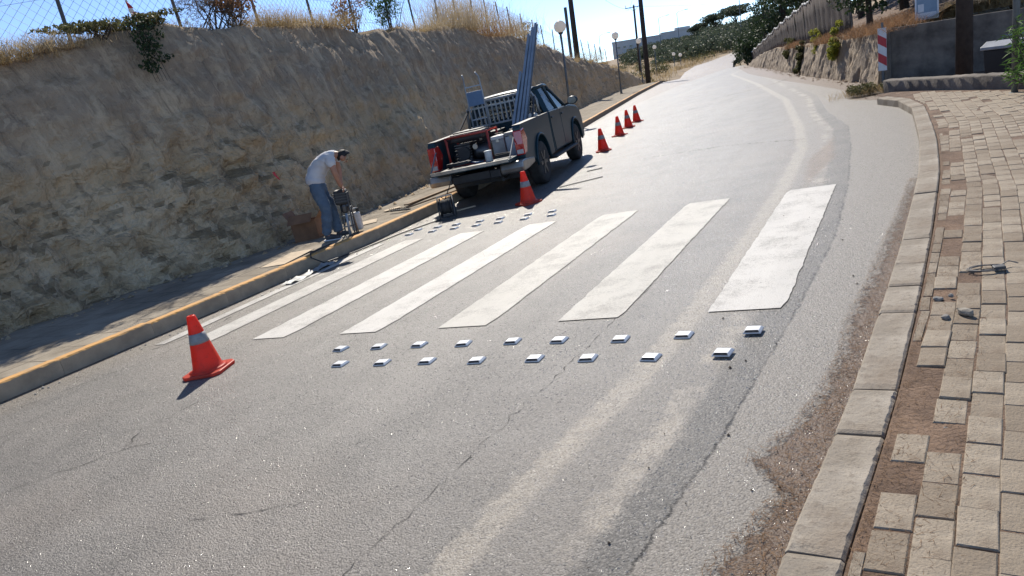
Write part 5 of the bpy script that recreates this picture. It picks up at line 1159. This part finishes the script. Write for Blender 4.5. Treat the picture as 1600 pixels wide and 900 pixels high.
mb = MB(); pts = [(-6.66, 9.85, .01), (-6.8, 9.7, .012), (-7.0, 9.1, .012), (-7.12, 8.2, .012), (-7.2, 7.6, .03), (-7.26, 7.45, .15), (-7.4, 7.6, .185), (-7.55, 8.3, .168)]
P2 = []
for i in range(len(pts)-1):
    for q in range(6): P2.append(Vector(pts[i]).lerp(Vector(pts[i+1]), q/6))
mb.tube(P2, .009, 6); tag(mb.build('power_cable', K_, None, True), 'black power cable running along the kerb from the reel to the worker', 'cable')
mb = MB(); mb.tube([T((-.3, -1.55, .70)), T((-.34, -1.66, .5)), Vector((-6.85, 10.3, .25)), Vector((-6.72, 10.0, .35))], .008, 6); tag(mb.build('power_cable', K_, None, True), 'thin dark cable hanging from the tailgate down to the reel', 'cable')
# worker's things on the pavement
def slab(name, lab, cat, c, d, rz_, mt, tilt=0):
    mb = MB(); mb.box((0, 0, 0), d); o = mb.build(name, M[mt], None, bevel=min(d)*.2); o.location = c; o.rotation_euler = (tilt, 0, rz_); return tag(o, lab, cat)
t = thing('cardboard_box', 'open brown cardboard box against the rock face beside the worker', 'box', (-8.6, 8.97, .155), .3); t.scale = (.82, .82, .9)
for c, d in (((0, -.21, .17), (.5, .01, .34)), ((0, .21, .17), (.5, .01, .34)), ((-.25, 0, .17), (.01, .42, .34)), ((.25, 0, .17), (.01, .42, .34))):
    mb = MB(); mb.box(c, d); mb.build('side', M['cardboard'], t)
mb = MB(); mb.box((0, 0, .006), (.5, .42, .01)); mb.build('bottom', M['cardboard'], t)
for c, d, r__ in (((0, -.30, .40), (.49, .006, .22), Matrix.Rotation(-.9, 3, 'X')), ((.33, 0, .41), (.006, .4, .22), Matrix.Rotation(.8, 3, 'Y')), ((-.31, 0, .44), (.006, .4, .22), Matrix.Rotation(-.5, 3, 'Y'))):
    mb = MB(); mb.box(c, d, r__); mb.build('flap', M['cardboard'], t)
t = thing('jerry_can', 'white plastic jerry can on the kerb in front of the worker', 'jerry can', (-7.66, 9.0, .168), .5)
mb = MB(); mb.box((0, 0, .15), (.17, .12, .28)); mb.build('body', M['white_plastic'], t, bevel=.03, seg=3); mb = MB(); mb.tube([(-.07, 0, .29), (-.06, 0, .345), (.05, 0, .345), (.06, 0, .29)], .013, 8); mb.build('handle', M['white_plastic'], t, True)
mb = MB(); mb.lathe([(.025, .29), (.025, .325), (.028, .325), (.028, .345)], 12, c=(.06, 0, 0)); mb.build('cap', M['rubber'], t)
slab('cardboard_sheet', 'flat pale cardboard piece lying right of the jerry can', 'cardboard', (-8.05, 9.72, .162), (.32, .3, .006), .6, 'card_pale', .06)
slab('cardboard_sheet', 'torn pale sheet lying on the pavement in front of the worker', 'cardboard', (-7.78, 7.55, .166), (.4, .75, .006), .15, 'card_pale', .02)
slab('paper_scrap', 'pale paper scraps on the pavement between worker and pickup', 'paper', (-8.35, 10.85, .163), (.3, .2, .005), .9, 'card_pale')
slab('plank', 'weathered plank lying on the pavement next to the pickup', 'plank', (-8.1, 11.9, .175), (.12, 1.8, .025), -.05, 'wood')
t = thing('rake', 'long-handled rake lying on the pavement close to the kerb', 'rake', (-7.85, 10.4, .17), -.22)
mb = MB(); mb.tube([(0, .02, .01), (0.02, 1.7, .02)], .014, 8); mb.build('handle', M['wood'], t, True); mb = MB(); mb.box((0, 0, .012), (.5, .03, .025)); hd_ = mb.build('head', M['pole_dark'], t)
for k in range(9):
    mb = MB(); mb.bar((-.22+k*.055, 0, .02), (-.22+k*.055, -.05, .06), .008); mb.build('tine', M['pole_dark'], hd_)
slab('plank', 'short bright batten on the road beside the cable reel', 'batten', (-6.75, 10.55, .013), (.06, .5, .02), -.8, 'card_pale')
t = thing('white_sheet', 'crumpled white plastic sheet in the gutter below the worker', 'plastic sheet', (-7.05, 7.15, .006), .1)
r_ = fn(60); n1, n2 = 8, 18; V_ = [((i/(n1-1)-.5)*.18+r_.normal()*.008, (j/(n2-1)-.5)*1.0, .004+abs(r_.normal())*.016) for i in range(n1) for j in range(n2)]
npmesh('film', V_, gridfaces(n1, n2), M['grey_box'], t, False)
for p, d, rz_, lab in (((-5.0, 11.6, .012), (.03, .75, .012), -.95, 'thin dark rod lying on the road right of the pickup shadow'), ((-5.25, 12.9, .012), (.05, .28, .012), -1.1, 'short dark strip lying on the road by the pickup rear door')):
    slab('iron_bar', lab, 'bar', p, d, rz_, 'pole_dark')
# cable coil and broken stones on the right pavement
t = thing('wire_coil', 'loop of old wire lying on the pavers', 'wire', (.25, 4.83, .115), .2); mb = MB(); r_ = fn(61)
mb.tube([((.085+.012*math.sin(a_*1.7))*math.cos(a_), (.05+.008*math.cos(a_*2.3))*math.sin(a_), .012+.004*math.sin(a_*.9)) for a_ in np.linspace(0, 20, 110)], .0035, 5); mb.tube([(.08, .02, .012), (.13, .06, .02), (.17, .03, .008)], .0035, 5); mb.build('loops', M['fence_steel'], t, True)
mb = MB(); mb.box((.06, -.02, .014), (.06, .05, .02)); mb.build('tag', M['pole_dark'], t, bevel=.006)
def rock(lab, p, s_, seed, mt='stone_grey'):
    bm = bmesh.new(); bmesh.ops.create_icosphere(bm, subdivisions=2, radius=1); rr = random.Random(seed)
    ax = [Vector((rr.gauss(0, 1), rr.gauss(0, 1), rr.gauss(0, 1))).normalized() for _ in range(9)]
    for v_ in bm.verts:
        f = 1.0
        for a_ in ax: f = min(f, .62/max(.2, v_.co.dot(a_)) if v_.co.dot(a_) > .55 else f)
        v_.co = Vector((v_.co.x*f*s_[0], v_.co.y*f*s_[1], v_.co.z*f*s_[2]))
    me = bpy.data.meshes.new('broken_stone'); bm.to_mesh(me); bm.free(); me.materials.append(M[mt]); o = bpy.data.objects.new('broken_stone', me); C.objects.link(o); o.location = p; o.rotation_euler = (0, 0, rr.random()*6); tag(o, lab, 'stone', 'broken stones on the pavers')
rock('pale angular stone casting a dark shadow on the pavers', (.115, 4.10, .138), (.045, .035, .028), 1, 'concrete')
rock('small pale stone at the front of the stones on the pavers', (.03, 4.06, .128), (.035, .025, .016), 2)
rock('dark stone lying in the gap where pavers are missing', (-.0, 4.36, .12), (.03, .03, .022), 3, 'stone_grey')
rock('round pebble between the pale stones and the wire loop', (.06, 4.38, .13), (.016, .016, .014), 4)
rock('little stone in the missing-paver hole near the kerb', (-.01, 2.93, .105), (.018, .02, .016), 5)

# ------------------------------------------------------------------ worker
def skin_obj(name, verts, edges, radii, mat, parent, sub=2, root=0, fold=0):
    me = bpy.data.meshes.new(name); me.from_pydata([Vector(v_) for v_ in verts], edges, []); o = bpy.data.objects.new(name, me); C.objects.link(o)
    s_ = o.modifiers.new('skin', 'SKIN'); s_.use_smooth_shade = True
    if not me.skin_vertices:
        bm = bmesh.new(); bm.from_mesh(me); bm.verts.layers.skin.verify(); bm.to_mesh(me); bm.free()
    for i, r__ in enumerate(radii):
        sv = me.skin_vertices[0].data[i]; sv.radius = r__ if isinstance(r__, tuple) else (r__, r__); sv.use_root = (i == root)
    sb = o.modifiers.new('sub', 'SUBSURF'); sb.levels = sub; sb.render_levels = sub
    dg = bpy.context.evaluated_depsgraph_get(); dg.update(); m2 = bpy.data.meshes.new_from_object(o.evaluated_get(dg)); m2.name = name
    m2.materials.clear(); m2.materials.append(mat); m2.polygons.foreach_set('use_smooth', [True]*len(m2.polygons))
    if fold:
        co = np.empty(len(m2.vertices)*3, np.float32); m2.vertices.foreach_get('co', co); co = co.reshape(-1, 3); nr = np.array([v_.normal[:] for v_ in m2.vertices])
        f1 = np.abs(fbm(co[:, 2]*16+co[:, 0]*9, co[:, 1]*9+co[:, 2]*5, 3, 7)); f2 = fbm(co[:, 2]*34+co[:, 1]*12, co[:, 0]*22, 2, 9)
        co += nr*((f1-.25)*fold*1.8+f2*fold*.5)[:, None]; m2.vertices.foreach_set('co', co.astype(np.float32).ravel()); m2.update()
    o.modifiers.clear(); o.data = m2; bpy.data.meshes.remove(me); o.parent = parent; return o
WM = plumb((-7.88, 8.63, .16), math.radians(30.2))
wk = thing('person', 'worker in pale t-shirt and jeans bending over a drill on the kerb', 'person', mat=WM)
# joints: X forward, Y left, Z up
pel = (-.07, 0, .86); ab = (.02, 0, 1.03); ch = (.16, 0, 1.20); nk = (.29, 0, 1.25); nk2 = (.345, 0, 1.225); hd1 = (.395, 0, 1.175); hd2 = (.435, 0, 1.205); jaw = (.425, 0, 1.105)
V_ = [pel, ab, ch, nk, nk2, hd1, hd2, jaw]; E_ = [(0, 1), (1, 2), (2, 3), (3, 4), (4, 5), (5, 6), (5, 7)]; R_ = [(.11, .085), (.09, .07), (.11, .08), (.07, .065), (.052, .052), (.088, .082), (.075, .07), (.05, .046)]
def limb(start, pts, rs):
    i = start
    for p, r__ in zip(pts, rs): V_.append(p); E_.append((i, len(V_)-1)); R_.append(r__); i = len(V_)-1
    return i
hands = {}
for s_ in (-1, 1):
    limb(0, [(-.06, s_*.10, .80), (.03+.03*(s_ > 0), s_*.10, .46), (-.05+.14*(s_ > 0), s_*.10, .09), (.02+.14*(s_ > 0), s_*.105, .045), (.12+.14*(s_ > 0), s_*.11, .03)], [.088, .06, .042, .042, .035])
    hands[s_] = limb(2, [(.24, s_*.17, 1.19), (.27, s_*.20, .99), (.265+.03*(s_ < 0), s_*.12, .80), (.28+.03*(s_ < 0), s_*.095, .755)], [.062, .045, .034, .036])
body = skin_obj('body', V_, E_, R_, M['skin'], wk)
for s_ in (-1, 1):
    hp = Vector(V_[hands[s_]])
    for k, (dy, ln) in enumerate([(-.03, .06), (-.011, .07), (.009, .066), (.027, .052)]):
        b = hp+Vector((.005, dy, -.012)); skin_obj('finger', [b, b+Vector((.022, 0, -ln*.4)), b+Vector((.015, -s_*.006, -ln*.75)), b+Vector((-.004, -s_*.012, -ln*.95))], [(0, 1), (1, 2), (2, 3)], [.0095, .0092, .0085, .007], M['skin'], body, 1)
    b = hp+Vector((.0, -s_*.028, .012)); skin_obj('thumb', [b, b+Vector((-.012, -s_*.026, -.018)), b+Vector((-.01, -s_*.034, -.045))], [(0, 1), (1, 2)], [.0115, .010, .008], M['skin'], body, 1)
# face
hd_c = Vector((.41, 0, 1.172)); fdir = Vector((.6, 0, -.8)).normalized(); fup = Vector((.8, 0, .6)).normalized()   # looking down at the work
def fpos(f, u, l): return hd_c+fdir*f+fup*u+Vector((0, l, 0))
mb = MB(); mb.add([fpos(.06, .015, 0), fpos(.06, -.03, .015), fpos(.06, -.03, -.015), fpos(.088, -.026, 0)], [(0, 1, 3), (0, 3, 2), (1, 2, 3), (0, 2, 1)]); mb.build('nose', M['skin'], body, True)
for s_ in (-1, 1):
    mb = MB(); mb.lathe([(.001, -.007), (.005, -.005), (.007, 0), (.005, .005), (.001, .007)], 8); o = mb.build('eye', M['hair'], body, True); o.location = fpos(.058, .012, s_*.03)
    mb = MB(); mb.lathe([(.004, -.004), (.03, -.006), (.034, 0), (.028, .006), (.004, .008)], 10, axis='x'); o = mb.build('ear', M['skin'], body, True); o.location = fpos(-.005, -.005, s_*.082); o.rotation_euler = (0, 0, math.pi/2)
mb = MB(); mb.tube([fpos(.058, -.05, -.02), fpos(.066, -.052, 0), fpos(.058, -.05, .02)], .005, 5); mb.build('mouth', M['skin'], body, True)
V_ = []; F_ = []; bm = bmesh.new(); bmesh.ops.create_icosphere(bm, subdivisions=3, radius=1)
kill = [v_ for v_ in bm.verts if v_.co.dot(Vector((.45, 0, -.89)).normalized()) > .22]; bmesh.ops.delete(bm, geom=kill, context='VERTS')
for v_ in bm.verts: v_.co = Vector((v_.co.x*.104, v_.co.y*.086, v_.co.z*.1))+hd_c+Vector((.004, 0, .012))+v_.co*rng.uniform(-.003, .004)
me = bpy.data.meshes.new('hair'); bm.to_mesh(me); bm.free(); me.materials.append(M['hair']); o = bpy.data.objects.new('hair', me); C.objects.link(o); o.parent = wk; sd_ = o.modifiers.new('thickness', 'SOLIDIFY'); sd_.thickness = .012
# shirt, jeans, shoes
V_ = [(-.10, 0, .80), (-.05, 0, .97), (.04, 0, 1.10), (.15, 0, 1.20), (.26, 0, 1.245)]; E_ = [(0, 1), (1, 2), (2, 3), (3, 4)]; R_ = [(.205, .17), (.185, .15), (.18, .14), (.175, .13), (.10, .085)]
for s_ in (-1, 1): limb(3, [(.235, s_*.185, 1.20), (.265, s_*.205, 1.05)], [.085, .078])
skin_obj('t_shirt', V_, E_, R_, M['shirt'], wk, 3, 0, .014)
V_ = [(-.06, 0, .93), (-.075, 0, .80)]; E_ = [(0, 1)]; R_ = [(.16, .125), (.165, .135)]
for s_ in (-1, 1): limb(1, [(-.055, s_*.095, .72), (.03+.03*(s_ > 0), s_*.10, .46), (-.04+.13*(s_ > 0), s_*.10, .16), (-.045+.135*(s_ > 0), s_*.10, .07)], [.112, .09, .078, .08])
skin_obj('jeans', V_, E_, R_, M['jeans'], wk, 3, 0, .013)
for s_ in (-1, 1):
    x0 = .14*(s_ > 0); sh = skin_obj('shoe', [(-.09+x0, s_*.10, .045), (-.03+x0, s_*.102, .052), (.06+x0, s_*.107, .042), (.145+x0, s_*.112, .034)], [(0, 1), (1, 2), (2, 3)], [(.043, .05), (.046, .055), (.05, .044), (.044, .032)], M['shoe'], wk, 2)
    mb = MB(); mb.box((.03+x0, s_*.106, .008), (.27, .095, .018)); mb.build('sole', M['sign_white'], sh, bevel=.006)
# drill rig under the worker's hands
dr = thing('drill_rig', 'black engine drill on a metal stand under the hands of the worker', 'drill', mat=WM @ Matrix.Translation((.275, .0, .0)))
mb = MB(); mb.box((-.02, 0, .60), (.19, .18, .22)); mt_ = mb.build('motor_housing', K_, dr, bevel=.03, seg=3)
for z in (.54, .58, .62, .66):
    mb = MB(); mb.box((-.02, 0, z), (.205, .19, .01)); mb.build('cooling_fin', M['pole_dark'], mt_)
mb = MB(); mb.tube([(-.02, -.17, .685), (-.02, -.06, .70), (-.02, .06, .70), (-.02, .17, .685)], .014, 8); mb.build('handlebar', K_, dr, True)
mb = MB(); mb.lathe([(.05, .49), (.06, .46), (.055, .38), (.035, .36)], 16); mb.build('gearbox', M['alloy'], dr)
mb = MB(); mb.tube([(0, 0, .37), (0, 0, .005)], .02, 10); mb.build('drill_bit', M['galv'], dr, True)
for x, y_ in ((.1, .09), (.1, -.09), (-.09, .09)):
    mb = MB(); mb.bar((x*.9, y_, .0), (x*.75, y_*.8, .66), .016); mb.build('stand_leg', M['pole_dark'], dr)
for z in (.14, .30, .44):
    mb = MB(); mb.bar((.085, -.085, z), (.085, .085, z), .02); mb.bar((-.085, .082, z), (.085, .082, z), .02); mb.build('stand_brace', M['pole_grey'], dr)
mb = MB(); mb.box((0, 0, .012), (.26, .24, .016)); mb.build('base_plate', M['pole_dark'], dr)
mb = MB(); mb.tube([(-.05, .08, .6), (.02, .14, .45), (-.1, .2, .1), (-.25, .25, .02)], .008, 6); mb.build('cord', K_, dr, True)
t = thing('wooden_stick', 'thin wooden stick leaning in front of the jerry can', 'stick', (-7.55, 8.86, .168)); mb = MB(); mb.tube([(0, 0, 0), (-.05, .04, .42)], .011, 8); mb.build('shaft', M['wood'], t, True)
